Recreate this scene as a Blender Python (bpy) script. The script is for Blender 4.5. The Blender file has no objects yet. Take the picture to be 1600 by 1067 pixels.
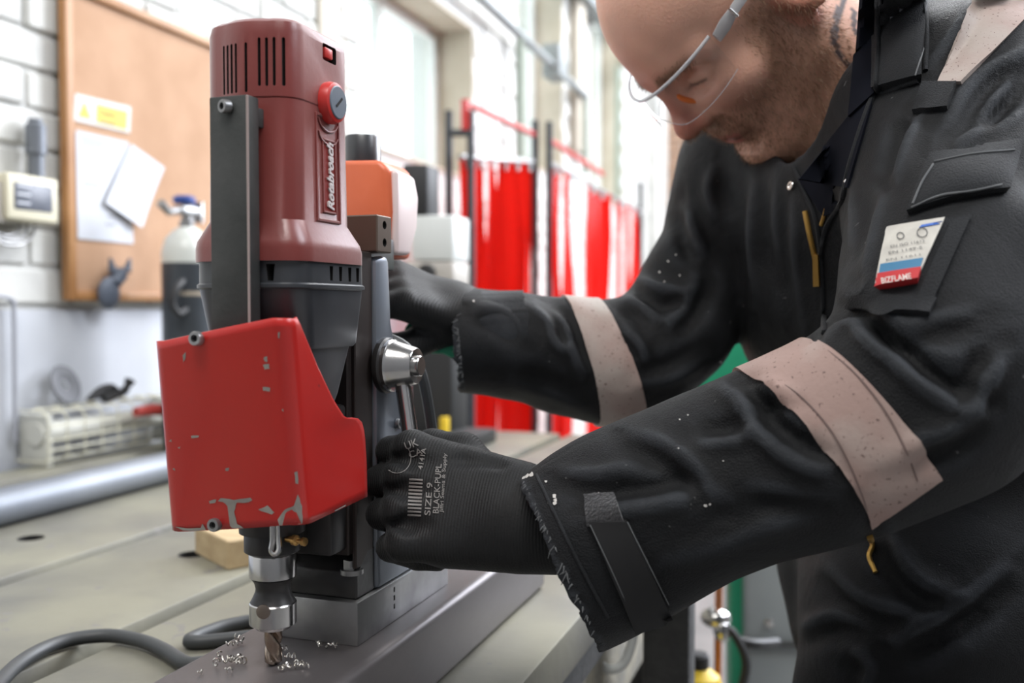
import bpy, bmesh, math, random
import numpy as np
from mathutils import Vector, Matrix
from mathutils.bvhtree import BVHTree

random.seed(7)
rng = np.random.default_rng(7)
C = bpy.context.scene.collection
S = bpy.context.scene

# ------------------------------------------------------------------ camera
FPX = 1500.0                                   # focal length in pixels of the 1600x1067 frame
TH, PH = math.atan(520/FPX), math.atan(53/FPX)
CAM = np.array([0, 0, .304])
FW = np.array([-math.sin(TH)*math.cos(PH), math.cos(TH)*math.cos(PH), -math.sin(PH)])
RT = np.array([math.cos(TH), math.sin(TH), 0.0])
UP = np.cross(RT, FW)
cd = bpy.data.cameras.new('camera')
cam = bpy.data.objects.new('camera', cd)
C.objects.link(cam)
cam.matrix_world = Matrix([[RT[i], UP[i], -FW[i], CAM[i]] for i in range(3)] + [[0, 0, 0, 1]])
cd.sensor_width = 36
cd.lens = 36*FPX/1600
cd.clip_start = .02
cd.dof.use_dof = True
cd.dof.focus_distance = .68
cd.dof.aperture_fstop = 4.6
S.camera = cam

# ------------------------------------------------------------------ world, lights, exposure
w = bpy.data.worlds.new('overcast_sky')
S.world = w
w.use_nodes = True
bg = w.node_tree.nodes['Background']
bg.inputs['Color'].default_value = (.86, .93, 1, 1)
bg.inputs['Strength'].default_value = 5.0


def area(name, loc, target, sx, sy, power, col=(1, 1, 1)):
    l = bpy.data.lights.new(name, 'AREA')
    l.shape = 'RECTANGLE'
    l.size, l.size_y, l.energy, l.color = sx, sy, power, col
    o = bpy.data.objects.new(name, l)
    o.location = loc
    o.rotation_euler = (Vector(target)-Vector(loc)).to_track_quat('-Z', 'Y').to_euler()
    C.objects.link(o)
    return o


area('skylight', (.5, 4.5, 4.55), (-.1, 4.1, 0), 3.4, 5.4, 820, (.97, .98, 1))
area('end_window_daylight', (2.6, 8.0, 2.9), (.0, 1.0, .6), 4.6, 3.2, 1900, (.86, .90, 1))
area('near_fill', (.1, -1.1, 3.5), (-.2, .8, .2), 2.0, 1.2, 130, (1, .98, .95))  # added fill lamp behind the camera, brightens the face and drill front
area('east_rooflight', (3.0, 1.3, 4.5), (-.3, .7, .3), 1.8, 3.4, 330, (.88, .92, 1))
S.view_settings.view_transform = 'Standard'
S.view_settings.look = 'None'
S.view_settings.gamma = 1
S.view_settings.use_curve_mapping = False
S.view_settings.exposure = -.2


# ------------------------------------------------------------------ helpers: picture point -> world point
def ray(px, py):
    return FW+RT*((px-800)/FPX)-UP*((py-533.5)/FPX)


def P(px, py, d):
    return CAM+d*ray(px, py)


def PX(px, py, x):
    r = ray(px, py)
    return CAM+r*((x-CAM[0])/r[0])


def PY(px, py, y):
    r = ray(px, py)
    return CAM+r*(y/r[1])


def PZ(px, py, z):
    r = ray(px, py)
    return CAM+r*((z-CAM[2])/r[2])


# ------------------------------------------------------------------ materials
MATS = {}


def mat(name, col, rough=.5, metal=0.0, col2=None, scale=8.0, lo=.35, hi=.65, bump=0.0, bscale=60.0, sheen=0.0,
        coat=0.0, spec=.5, stretch=None, rvar=0.0, detail=5.0, trans=0.0, emit=None, wave=None, speck=None):
    m = bpy.data.materials.new(name)
    MATS[name] = m
    m.use_nodes = True
    nt = m.node_tree
    N, L = nt.nodes, nt.links
    b = N['Principled BSDF']
    b.inputs['Base Color'].default_value = (*col, 1)
    b.inputs['Roughness'].default_value = rough
    b.inputs['Metallic'].default_value = metal
    b.inputs['Specular IOR Level'].default_value = spec
    b.inputs['Coat Weight'].default_value = coat
    b.inputs['Coat Roughness'].default_value = .15
    if sheen:
        b.inputs['Sheen Weight'].default_value = sheen
        b.inputs['Sheen Roughness'].default_value = .45
    if trans:
        b.inputs['Transmission Weight'].default_value = trans
    tc = N.new('ShaderNodeTexCoord')
    src = tc.outputs['Object']
    if stretch:
        mp = N.new('ShaderNodeMapping')
        mp.inputs['Scale'].default_value = stretch
        L.new(src, mp.inputs['Vector'])
        src = mp.outputs['Vector']
    last = None
    if col2 is not None:
        n = N.new('ShaderNodeTexNoise')
        n.inputs['Scale'].default_value = scale
        n.inputs['Detail'].default_value = detail
        L.new(src, n.inputs['Vector'])
        r = N.new('ShaderNodeValToRGB')
        r.color_ramp.elements[0].position = lo
        r.color_ramp.elements[1].position = hi
        r.color_ramp.elements[0].color = (*col, 1)
        r.color_ramp.elements[1].color = (*col2, 1)
        L.new(n.outputs['Fac'], r.inputs['Fac'])
        last = r.outputs['Color']
        if rvar:
            mr = N.new('ShaderNodeMapRange')
            mr.inputs['To Min'].default_value = rough-rvar
            mr.inputs['To Max'].default_value = rough+rvar
            L.new(n.outputs['Fac'], mr.inputs['Value'])
            L.new(mr.outputs['Result'], b.inputs['Roughness'])
    if speck:                                   # (scale, threshold, colour): small worn-through or dirty specks
        n2 = N.new('ShaderNodeTexNoise')
        n2.inputs['Scale'].default_value = speck[0]
        n2.inputs['Detail'].default_value = 3
        L.new(src, n2.inputs['Vector'])
        r2 = N.new('ShaderNodeValToRGB')
        r2.color_ramp.elements[0].position = speck[1]
        r2.color_ramp.elements[1].position = speck[1]+.02
        r2.color_ramp.elements[0].color = (0, 0, 0, 1)
        r2.color_ramp.elements[1].color = (1, 1, 1, 1)
        L.new(n2.outputs['Fac'], r2.inputs['Fac'])
        mx = N.new('ShaderNodeMix')
        mx.data_type = 'RGBA'
        L.new(r2.outputs['Color'], mx.inputs[0])
        if last is not None:
            L.new(last, mx.inputs[6])
        else:
            mx.inputs[6].default_value = (*col, 1)
        mx.inputs[7].default_value = (*speck[2], 1)
        last = mx.outputs[2]
    if last is not None:
        L.new(last, b.inputs['Base Color'])
    if bump:
        n = N.new('ShaderNodeTexNoise')
        n.inputs['Scale'].default_value = bscale
        n.inputs['Detail'].default_value = 6
        L.new(src, n.inputs['Vector'])
        bp = N.new('ShaderNodeBump')
        bp.inputs['Strength'].default_value = bump
        bp.inputs['Distance'].default_value = .004
        L.new(n.outputs['Fac'], bp.inputs['Height'])
        L.new(bp.outputs['Normal'], b.inputs['Normal'])
    if emit:
        b.inputs['Emission Color'].default_value = (*emit[:3], 1)
        b.inputs['Emission Strength'].default_value = emit[3]
    return m


# ------------------------------------------------------------------ helpers: geometry
def wloc(o):
    v = Vector((0, 0, 0))
    while o is not None:
        v = v+o.location
        o = o.parent
    return v


class MB:
    """collects shapes into one bmesh; obj() links it as one mesh object"""

    def __init__(s):
        s.b = bmesh.new()

    def poly(s, verts, faces):
        vs = [s.b.verts.new(Vector(v)) for v in verts]
        for f in faces:
            try:
                s.b.faces.new([vs[i] for i in f])
            except ValueError:
                pass
        return s

    def box(s, x0, x1, y0, y1, z0, z1, bev=0.0, seg=2, rot=None, piv=None):
        v = [(x, y, z) for x in (x0, x1) for y in (y0, y1) for z in (z0, z1)]
        f = [(0, 1, 3, 2), (4, 6, 7, 5), (0, 4, 5, 1), (2, 3, 7, 6), (0, 2, 6, 4), (1, 5, 7, 3)]
        if rot is not None:
            piv = Vector(piv)
            v = [rot @ (Vector(p)-piv)+piv for p in v]
        t = bmesh.new()
        vs = [t.verts.new(p) for p in v]
        for q in f:
            t.faces.new([vs[i] for i in q])
        s._merge(t, bev, seg)
        return s

    def _merge(s, t, bev=0.0, seg=2, ang=30):
        bmesh.ops.recalc_face_normals(t, faces=t.faces)
        if bev:
            es = [e for e in t.edges if len(e.link_faces) == 2 and e.calc_face_angle(0) > math.radians(ang)]
            bmesh.ops.bevel(t, geom=es, offset=bev, segments=seg, profile=.5, affect='EDGES', clamp_overlap=True)
        me = bpy.data.meshes.new('tmp')
        t.to_mesh(me)
        t.free()
        s.b.from_mesh(me)
        bpy.data.meshes.remove(me)

    def prism(s, pts, vec, bev=0.0, seg=2, ang=30):
        """closed polygon (3-D points) extruded along vec"""
        t = bmesh.new()
        vec = Vector(vec)
        a = [t.verts.new(Vector(p)) for p in pts]
        c = [t.verts.new(Vector(p)+vec) for p in pts]
        n = len(a)
        t.faces.new(a)
        t.faces.new(c[::-1])
        for i in range(n):
            t.faces.new([a[i], a[(i+1) % n], c[(i+1) % n], c[i]])
        s._merge(t, bev, seg, ang)
        return s

    def loft(s, rings, cap=True, closed=True):
        """rings: list of equally long point lists"""
        t = bmesh.new()
        R = [[t.verts.new(Vector(p)) for p in r] for r in rings]
        n = len(R[0])
        for i in range(len(R)-1):
            for j in range(n if closed else n-1):
                k = (j+1) % n
                t.faces.new([R[i][j], R[i][k], R[i+1][k], R[i+1][j]])
        if cap and closed:
            t.faces.new(R[0])
            t.faces.new(R[-1][::-1])
        s._merge(t)
        return s

    def lathe(s, prof, o, ax=(0, 0, 1), n=32, cap=True):
        """prof: (radius, height along ax) pairs"""
        o, ax = Vector(o), Vector(ax).normalized()
        u = ax.orthogonal().normalized()
        v = ax.cross(u)
        rings = [[o+ax*h+(u*math.cos(2*math.pi*k/n)+v*math.sin(2*math.pi*k/n))*max(r, 1e-5) for k in range(n)]
                 for r, h in prof]
        return s.loft(rings, cap)

    def cyl(s, a, b, r, n=24, r2=None):
        a, b = Vector(a), Vector(b)
        return s.lathe([(r, 0), (r if r2 is None else r2, (b-a).length)], a, b-a, n)

    def tube(s, pts, r, n=10, cap=True):
        pts = [Vector(p) for p in pts]
        rad = r if isinstance(r, (list, tuple, np.ndarray)) else [r]*len(pts)
        rings, u = [], None
        for i, p in enumerate(pts):
            d = (pts[min(i+1, len(pts)-1)]-pts[max(i-1, 0)]).normalized()
            u = d.orthogonal().normalized() if u is None else (u-d*u.dot(d)).normalized()
            v = d.cross(u)
            rings.append([p+(u*math.cos(2*math.pi*k/n)+v*math.sin(2*math.pi*k/n))*rad[i] for k in range(n)])
        return s.loft(rings, cap)

    def ball(s, c, r, seg=16):
        t = bmesh.new()
        bmesh.ops.create_uvsphere(t, u_segments=seg, v_segments=seg//2+2, radius=1)
        r = r if isinstance(r, (tuple, list)) else (r, r, r)
        for v in t.verts:
            v.co = Vector(c)+Vector((v.co.x*r[0], v.co.y*r[1], v.co.z*r[2]))
        s._merge(t)
        return s

    def obj(s, name, m, parent=None, smooth=35, kind=None, label=None):
        me = bpy.data.meshes.new(name)
        if parent is not None:
            bmesh.ops.translate(s.b, verts=s.b.verts, vec=-wloc(parent))
        s.b.to_mesh(me)
        s.b.free()
        o = bpy.data.objects.new(name, me)
        C.objects.link(o)
        if isinstance(m, str):
            m = MATS[m]
        me.materials.append(m)
        if smooth:
            me.polygons.foreach_set('use_smooth', [True]*len(me.polygons))
            me.set_sharp_from_angle(angle=math.radians(smooth))
        if parent is not None:
            o.parent = parent
        if kind:
            o['kind'] = kind
        if label:
            o['label'] = label
        return o


def spline(pts, n=8):
    """Catmull-Rom through 3-D points"""
    p = [Vector(q) for q in pts]
    p = [p[0]*2-p[1]]+p+[p[-1]*2-p[-2]]
    out = []
    for i in range(1, len(p)-2):
        for k in range(n):
            t = k/n
            a, b, c, d = p[i-1], p[i], p[i+1], p[i+2]
            out.append(.5*((2*b)+(c-a)*t+(2*a-5*b+4*c-d)*t*t+(3*b-a-3*c+d)*t**3))
    return out+[p[-2]]


def thing(name, label, cat, loc=(0, 0, 0), group=None):
    o = bpy.data.objects.new(name, None)
    o.empty_display_size = .05
    C.objects.link(o)
    o.location = loc
    return tag(o, label, cat, group)


def tag(o, label, cat, group=None):
    o['label'], o['category'] = label, cat
    if group:
        o['group'] = group
    return o


def struct(o):
    o['kind'] = 'structure'
    return o


def boolean(o, cutter_mb, m=None):
    """cut the shapes in cutter_mb out of o; the cut faces take material m"""
    c = cutter_mb.obj('cutter', m or o.data.materials[0], o.parent, smooth=0)
    md = o.modifiers.new('cut', 'BOOLEAN')
    md.operation, md.object, md.solver = 'DIFFERENCE', c, 'EXACT'
    md.use_self = True
    if m:
        md.material_mode = 'TRANSFER'
    bpy.context.view_layer.update()
    me = bpy.data.meshes.new_from_object(o.evaluated_get(bpy.context.evaluated_depsgraph_get()))
    o.modifiers.clear()
    old = o.data
    o.data = me
    me.name = old.name
    me.polygons.foreach_set('use_smooth', [True]*len(me.polygons))
    me.set_sharp_from_angle(angle=math.radians(35))
    cm = c.data
    bpy.data.objects.remove(c)
    bpy.data.meshes.remove(cm)
    return o


def text_mesh(txt, size, res=3, bold=0.0, shear=0.0, ext=0.0):
    """vertices (x, y, z) and faces of a line of lettering, origin at the left end of its base line"""
    cu = bpy.data.curves.new('t', 'FONT')
    cu.body, cu.size, cu.resolution_u, cu.offset, cu.shear, cu.extrude = txt, size, res, bold, shear, ext
    o = bpy.data.objects.new('t', cu)
    C.objects.link(o)
    bpy.context.view_layer.update()
    me = bpy.data.meshes.new_from_object(o.evaluated_get(bpy.context.evaluated_depsgraph_get()))
    v = [tuple(p.co) for p in me.vertices]
    f = [tuple(p.vertices) for p in me.polygons]
    bpy.data.objects.remove(o)
    bpy.data.curves.remove(cu)
    bpy.data.meshes.remove(me)
    return v, f


def text_on(mb, txt, size, o, xd, yd, fit=None, **k):
    """lettering laid on a plane: o origin, xd writing direction, yd up; fit = width to stretch to"""
    v, f = text_mesh(txt, size, **k)
    xd, yd, o = Vector(xd).normalized(), Vector(yd).normalized(), Vector(o)
    n = xd.cross(yd)
    wd = max(p[0] for p in v)-min(p[0] for p in v)
    sx = fit/wd if fit else 1
    mb.poly([o+xd*(p[0]*sx)+yd*p[1]+n*p[2] for p in v], f)


mat('white_paint_brick', (.50, .50, .48), .75, col2=(.60, .60, .57), scale=6, bump=.5, bscale=30)
mat('white_paint_wall', (.42, .44, .48), .7, col2=(.50, .52, .56), scale=3, bump=.3, bscale=14, speck=(2.2, .62, (.30, .32, .37)))
mat('mortar', (.50, .50, .48), .9, bump=.4, bscale=80)
mat('concrete', (.20, .19, .18), .8, col2=(.12, .12, .115), scale=3, bump=.4, bscale=40)
mat('tan_brick', (.34, .22, .155), .85, col2=(.42, .28, .20), scale=4, bump=.4, bscale=40)
mat('cast_iron', (.155, .15, .132), .52, .25, col2=(.245, .235, .18), scale=6, lo=.35, hi=.65, bump=.12, bscale=45, rvar=.08, speck=(38, .66, (.20, .19, .17)))
mat('rough_casting', (.22, .21, .18), .85, .1, col2=(.34, .31, .24), scale=20, bump=.8, bscale=70)
mat('slot_grey', (.055, .055, .053), .7, .3, col2=(.035, .035, .035), scale=30, bump=.4, bscale=90)
mat('galv_pipe', (.15, .165, .19), .5, .4, col2=(.20, .215, .24), scale=5, bump=.05, bscale=30)
mat('mill_steel', (.10, .09, .088), .45, .6, col2=(.17, .155, .16), scale=9, lo=.3, hi=.7, bump=.08, bscale=90, rvar=.1, stretch=(1, .35, 1))
mat('bright_steel', (.62, .61, .60), .22, 1.0, col2=(.52, .51, .50), scale=20, rvar=.05)
mat('worn_steel', (.40, .40, .40), .4, .85, col2=(.27, .27, .27), scale=22, lo=.4, hi=.6, rvar=.08)
mat('black_steel', (.018, .018, .019), .38, .2, col2=(.035, .033, .032), scale=30, bump=.06, bscale=120)
mat('dark_plate', (.055, .058, .056), .5, .45, col2=(.075, .077, .075), scale=40, bump=.08, bscale=300)
mat('dark_bar_edge', (.42, .34, .32), .5, .4)
mat('dark_red_plastic', (.16, .019, .014), .36, col2=(.20, .023, .017), scale=9, bump=.03, bscale=250, rvar=.06, spec=.8, sheen=.42)
mat('bright_red_plastic', (.55, .035, .03), .35)
mat('guard_red', (.50, .016, .014), .32, col2=(.56, .022, .016), scale=7, lo=.3, hi=.7, rvar=.06, coat=.2, sheen=.04, speck=(70, .72, (.33, .028, .024)))
mat('primer_grey', (.42, .40, .36), .55, .2, col2=(.30, .28, .26), scale=60)
mat('black_plastic', (.020, .022, .026), .34, col2=(.034, .038, .045), scale=26, rvar=.07, sheen=.12, spec=.8)
mat('slot_black', (.006, .005, .005), .8)
mat('slide_brown', (.065, .045, .038), .5, .5, col2=(.035, .028, .026), scale=12, stretch=(1, 1, .15))
mat('column_grey', (.24, .27, .32), .36, .6, col2=(.23, .25, .28), scale=12)
mat('orange_plastic', (.75, .17, .07), .38, col2=(.68, .14, .055), scale=14)
mat('slate_plastic', (.14, .17, .21), .45)
mat('brass', (.55, .33, .12), .35, 1.0)
mat('wood_block', (.50, .38, .22), .7, col2=(.40, .29, .16), scale=10, stretch=(1, 6, 6), bump=.15, bscale=60)
mat('rubber_cable', (.045, .048, .05), .5)
mat('swarf', (.72, .69, .64), .25, 1.0)
mat('letter_white', (.62, .56, .55), .5)
# ================================================================== the setting
WX = -1.5                                     # the long wall beside the bench
b = MB().poly([(-1.8, -1.8, -.9), (5.4, -1.8, -.9), (5.4, 8.3, -.9), (-1.8, 8.3, -.9)], [(0, 1, 2, 3)])
struct(b.obj('floor', 'concrete', smooth=0))
WINS = [(2.72, 3.84, .84, 1.49), (4.42, 5.20, 1.02, 2.3), (5.85, 6.75, 1.02, 2.3)]      # openings (y0, y1, z0, z1)
b = MB()
yy = -1.6
for y0, y1, z0, z1 in WINS:
    b.box(WX-.30, WX-.012, yy, y0, -.9, 4.7)
    b.box(WX-.30, WX-.012, y0, y1, -.9, z0)
    b.box(WX-.30, WX-.012, y0, y1, z1, 4.7)
    yy = y1
b.box(WX-.30, WX-.012, yy, 8.1, -.9, 4.7)
wall_left = struct(b.obj('wall_left', 'mortar', smooth=0))


def in_window(y, z, m=.0):
    return any(y0-m < y < y1+m and z0-m < z < z1+m for y0, y1, z0, z1 in WINS)


mat('reveal_tan', (.40, .35, .27), .85, col2=(.46, .41, .33), scale=6, bump=.3, bscale=30)
mat('frame_white', (.60, .60, .57), .5)


def thin_fresnel(nt, fres, ior):
    """the same reflectance from both sides of a thin pane"""
    ge = nt.nodes.new('ShaderNodeNewGeometry')
    mr = nt.nodes.new('ShaderNodeMapRange')
    mr.inputs['To Min'].default_value = ior
    mr.inputs['To Max'].default_value = 1/ior
    nt.links.new(ge.outputs['Backfacing'], mr.inputs['Value'])
    nt.links.new(mr.outputs['Result'], fres.inputs['IOR'])


mgl = bpy.data.materials.new('window_glass')
MATS['window_glass'] = mgl
mgl.use_nodes = True
nt = mgl.node_tree
nt.nodes.remove(nt.nodes['Principled BSDF'])
g_, t_, f_, x_ = nt.nodes.new('ShaderNodeBsdfGlossy'), nt.nodes.new('ShaderNodeBsdfTransparent'), nt.nodes.new('ShaderNodeFresnel'), nt.nodes.new('ShaderNodeMixShader')
g_.inputs['Roughness'].default_value = .05
t_.inputs['Color'].default_value = (.92, .95, .94, 1)
thin_fresnel(nt, f_, 1.5)
nt.links.new(f_.outputs['Fac'], x_.inputs['Fac'])
nt.links.new(t_.outputs['BSDF'], x_.inputs[1])
nt.links.new(g_.outputs['BSDF'], x_.inputs[2])
nt.links.new(x_.outputs['Shader'], nt.nodes['Material Output'].inputs['Surface'])
for i, (y0, y1, z0, z1) in enumerate(WINS):
    wn = bpy.data.objects.new('window_%d' % (i+1), None)
    C.objects.link(wn)
    wn.location = (WX-.2, y0, z0)
    struct(wn)
    xi, xo = WX-.005, WX-.22
    for k, (a, c, d, e) in enumerate(((y0, y0+.012, z0, z1), (y1-.012, y1, z0, z1), (y0+.012, y1-.012, z1-.012, z1), (y0+.012, y1-.012, z0, z0+.012))):
        MB().box(xo, xi, a, c, d, e).obj('reveal', 'reveal_tan', wn)
    for a, c, d, e in ((y0+.0121, y0+.05, z0+.0121, z1-.0121), (y1-.05, y1-.0121, z0+.0121, z1-.0121), (y0+.05, y1-.05, z1-.05, z1-.0121), (y0+.05, y1-.05, z0+.0121, z0+.05), ((y0+y1)/2-.015, (y0+y1)/2+.015, z0+.05, z1-.05)):
        MB().box(WX-.20, WX-.16, a, c, d, e, .003, 1).obj('frame', 'frame_white', wn)
    for a, c in ((y0+.05, (y0+y1)/2-.015), ((y0+y1)/2+.015, y1-.05)):
        MB().box(WX-.182, WX-.178, a, c, z0+.05, z1-.05).obj('pane', 'window_glass', wn)
b = MB().box(-1.8, 5.2, -1.6, 8.3, 4.7, 4.8)
struct(b.obj('ceiling', mat('ceiling_white', (.10, .10, .10), .8), smooth=0))
b = MB().box(5.2, 5.4, -1.6, 8.3, -.9, 4.8)
struct(b.obj('wall_right', 'ceiling_white', smooth=0))
b = MB().box(-1.8, 5.2, -1.8, -1.6, -.9, 4.8)
struct(b.obj('wall_front', 'ceiling_white', smooth=0))
# smooth rendered dado below the pin board
b = MB()
b.box(WX-.012, WX-.004, .2, 3.6, -.9, .30, .002)
b.obj('render_coat', 'white_paint_wall', wall_left)


def brick_mesh(lx, ly, lz, m):
    """one brick with worn edges, long axis ly"""
    t = bmesh.new()
    bmesh.ops.create_cube(t, size=1)
    for v in t.verts:
        v.co = Vector((v.co.x*lx, v.co.y*ly, v.co.z*lz))
    bmesh.ops.bevel(t, geom=t.edges[:], offset=.006, segments=1, affect='EDGES')
    me = bpy.data.meshes.new('brick')
    t.to_mesh(me)
    t.free()
    me.materials.append(MATS[m])
    return me


bm_white = [brick_mesh(.030, .221+.003*k, .0715, 'white_paint_brick') for k in (-1, 0, 1)]
for r in range(-1, 16):
    z = .345+r*.077
    if z < .32:
        continue
    for k in range(9):
        y = .78+k*.228+(.114 if r % 2 else 0)
        o = bpy.data.objects.new('brick', random.choice(bm_white))
        C.objects.link(o)
        o.parent = wall_left
        o.location = (WX-.019+random.uniform(-.004, .004), y, z)
        o.rotation_euler = (random.uniform(-.01, .01), 0, random.uniform(-.012, .012))
far = MB()                                     # the rest of the painted bricks, too far off to pick out singly
for r in range(-16, 42):
    z = .345+r*.077
    for k in range(26):
        y = 2.832+k*.228+(.114 if r % 2 else 0)
        if y > 7.8:
            continue
        if z < .3 and y < 3.75:
            continue
        if in_window(y, z, .06):
            continue
        j = random.uniform(-.004, .004)
        far.box(WX-.025, WX-.004+j, y-.111, y+.111, z-.0355, z+.0355)
far.obj('brickwork', 'white_paint_brick', wall_left, smooth=0, kind='stuff')

b = MB().box(-1.8, 5.2, 8.1, 8.3, -.9, 4.7)
wall_back = struct(b.obj('wall_back', 'mortar', smooth=0))
bm_tan = [brick_mesh(.218+.006*k, .030, .066, 'tan_brick') for k in (-1, 0, 1)]
for r in range(0, 26):
    z = .1+r*.077
    for k in range(5):
        x = -1.42+k*.228+(.114 if r % 2 else 0)
        o = bpy.data.objects.new('brick', random.choice(bm_tan))
        C.objects.link(o)
        o.parent = wall_back
        o.location = (x, 8.094+random.uniform(-.004, .004), z)


# pilasters and window reveals along the wall
def pilaster(y0, y1, d, z0, z1, m='white_paint_brick'):
    b = MB().box(WX-.01, WX+d, y0, y1, z0, z1, .008)
    return b


mat('pilaster_tan', (.48, .44, .37), .8, bump=.4, bscale=30)
b = pilaster(5.34, 5.50, .05, 1.2, 3.4)
struct(b.obj('trim_1', 'pilaster_tan'))
b = pilaster(7.65, 8.1, .08, -.9, 3.6)
struct(b.obj('trim_2', 'white_paint_brick'))
b = MB().box(WX-.011, WX+.010, 2.55, 2.64, -.9, 2.6, .004)
struct(b.obj('trim_3', 'pilaster_tan'))

# ================================================================== slotted steel bench
bench = thing('slotted_table', 'long grey cast steel bench table with parallel T slots under the drill', 'table', (-.86, 1.0, -.9))
edges = [-.243, -.374, -.400, -.621, -.647, -.868, -.894, -1.115, -1.141, -1.362, -1.388, -1.47]
for i in range(0, 12, 2):
    x1, x0 = edges[i], edges[i+1]
    p = MB().box(x0, x1, -.15, 2.22, -.045, 0, .0025, 2).obj('table_plate', 'cast_iron', bench)
    if i in (4, 6):
        xm = -.757 if i == 4 else -1.012
        cut = MB()
        for y in (.98, 1.48):
            cut.cyl((xm, y, -.06), (xm, y, .01), .017, 28)
        boolean(p, cut, MATS['slot_black'])
MB().box(-1.47, -.246, -.15, 2.215, -.075, -.046).obj('slot_bed', 'slot_grey', bench)
MB().box(-1.45, -.262, -.13, 2.19, -.20, -.075, .012).obj('apron', 'rough_casting', bench)
for x in (-1.36, -.40):
    for y in (.02, 2.0):
        MB().box(x-.05, x+.05, y-.05, y+.05, -.9, -.2, .006).obj('leg', 'slot_grey', bench)

# steel box section
bar = MB()
x0, x1, y0, y1, z1, r = -.426, -.305, .12, .985, .061, .007
out = []
for cx, cz, a0 in ((x1-r, z1-r, 0), (x0+r, z1-r, 90), (x0+r, r, 180), (x1-r, r, 270)):
    for k in range(6):
        a = math.radians(a0+90*k/5)
        out.append((cx+r*math.cos(a), cz+r*math.sin(a)))
inn = [((x0+x1)/2+(p[0]-(x0+x1)/2)*.90, z1/2+(p[1]-z1/2)*.82) for p in out]
n = len(out)
vs = [(p[0], y, p[1]) for y in (y0, y1) for p in out]+[(p[0], y, p[1]) for y in (y0, y1) for p in inn]
fs = []
for k in range(n):
    j = (k+1) % n
    fs += [(k, j, n+j, n+k), (2*n+j, 2*n+k, 3*n+k, 3*n+j), (k, 2*n+k, 2*n+j, j), (n+k, n+j, 3*n+j, 3*n+k)]
bar.poly(vs, fs)
bar = bar.obj('steel_box_section', 'mill_steel', smooth=40)
tag(bar, 'thick dark steel box section being drilled, lying along the bench under the red drill', 'steel bar')

# galvanised pipe along the bench
pp = MB()
a, c = Vector((-1.10, .35, .026)), Vector((-1.125, 2.12, .026))
pp.lathe([(.021, 0), (.026, 0), (.026, (c-a).length), (.021, (c-a).length), (.021, 0)], a, c-a, 32, cap=False)
tag(pp.obj('steel_pipe', 'galv_pipe'), 'shiny grey round pipe lying along the back of the bench', 'pipe')

# wooden block
wb = MB()
p0, d1, d2 = Vector((-.671, .932, 0)), Vector((-.086, .053, 0)), Vector((.053, .086, 0))
wb.prism([p0, p0+d1, p0+d1+d2*1.9, p0+d2*1.9], (0, 0, .034), .0015, 1)
tag(wb.obj('wood_block', 'wood_block'), 'small pale wooden block lying on the bench behind the cutter', 'block')

# mains cable
pts = [PZ(-60, 1150, .0075), PZ(0, 1066, .0075), PZ(45, 1026, .0075), PZ(100, 1002, .0075), PZ(165, 993, .0075), PZ(220, 1001, .0075),
       PZ(258, 1017, .0075), PZ(290, 1036, .0075), (-.50, .665, .0075), (-.462, .70, .0075), (-.478, .745, .0075), PZ(300, 1003, .0065),
       PZ(335, 983, .0065), PZ(385, 971, .0065), PZ(450, 962, .0065), (-.49, 1.05, .0065), (-.46, 1.3, .0065), (-.40, 1.55, .0065)]
tag(MB().tube(spline(pts, 8), .0062, 12).obj('power_cable', 'rubber_cable'), 'dark rubber mains cable looping over the bench towards the drill', 'cable')

# swarf
for i in range(20):
    px, py = [(367, 1009), (337, 1040), (352, 1036), (362, 1034), (374, 1031), (380, 1037), (360, 1050), (314, 1052), (378, 1004), (450, 1042), (458, 1030), (462, 1043),
              (470, 1040), (478, 1043), (438, 1018), (500, 1010), (512, 1012), (524, 1012), (440, 1047), (342, 1025)][i]
    c0 = Vector(PZ(px, py, .0622))
    ax = Vector((random.uniform(-1, 1), random.uniform(-1, 1), .15)).normalized()
    u = ax.orthogonal().normalized()
    v = ax.cross(u)
    rr = random.uniform(.0013, .0026)
    nn = random.randint(10, 22)
    pts = [c0+Vector((0, 0, rr))+ax*(k*.00042-.002)+(u*math.cos(k*.75)+v*math.sin(k*.75))*rr*(1-.02*k) for k in range(nn)]
    o = MB().tube(pts, .0006, 5).obj('metal_shaving', 'swarf')
    if i in (15, 16, 17):
        tag(o, 'tiny bright swarf curl at the front corner of the magnet base', 'swarf', 'metal shavings by the magnet base')
    elif i in (9, 10, 11, 12, 13, 14):
        tag(o, 'tiny bright swarf curl close on the right of the twist cutter', 'swarf', 'metal shavings right of the cutter')
    else:
        tag(o, 'tiny bright swarf curl on the box section left of the twist cutter', 'swarf', 'metal shavings left of the cutter')
# ================================================================== magnetic drill
XC, YA, Z0 = -.365, .557, .061
drill = thing('magnetic_drill', 'red and black magnetic base drill standing on the steel box section', 'drill', (XC, .66, Z0))
XR = -.327


def rrect(hw, yf, yb, rf, rb, z, xc=-.3565, bulge=0.0, n=8):
    """horizontal outline: half width hw, front yf, back yb, corner radii rf (front) and rb (back)"""
    hw -= .0085                                # the motor sits a little to the right of the spindle
    pts = []
    for cx, cy, a0, r in ((xc+hw-rf, yf+rf, -90, rf), (xc+hw-rb, yb-rb, 0, rb), (xc-hw+rb, yb-rb, 90, rb), (xc-hw+rf, yf+rf, 180, rf)):
        for k in range(n):
            a = math.radians(a0+90*k/(n-1))
            pts.append((cx+r*math.cos(a), cy+r*math.sin(a), z))
    # bulged front
    m = 7
    for k in range(1, m):
        t = k/m
        pts.append((xc-hw+rf+(2*hw-2*rf)*t, yf-bulge*math.sin(math.pi*t), z))
    return pts


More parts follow.
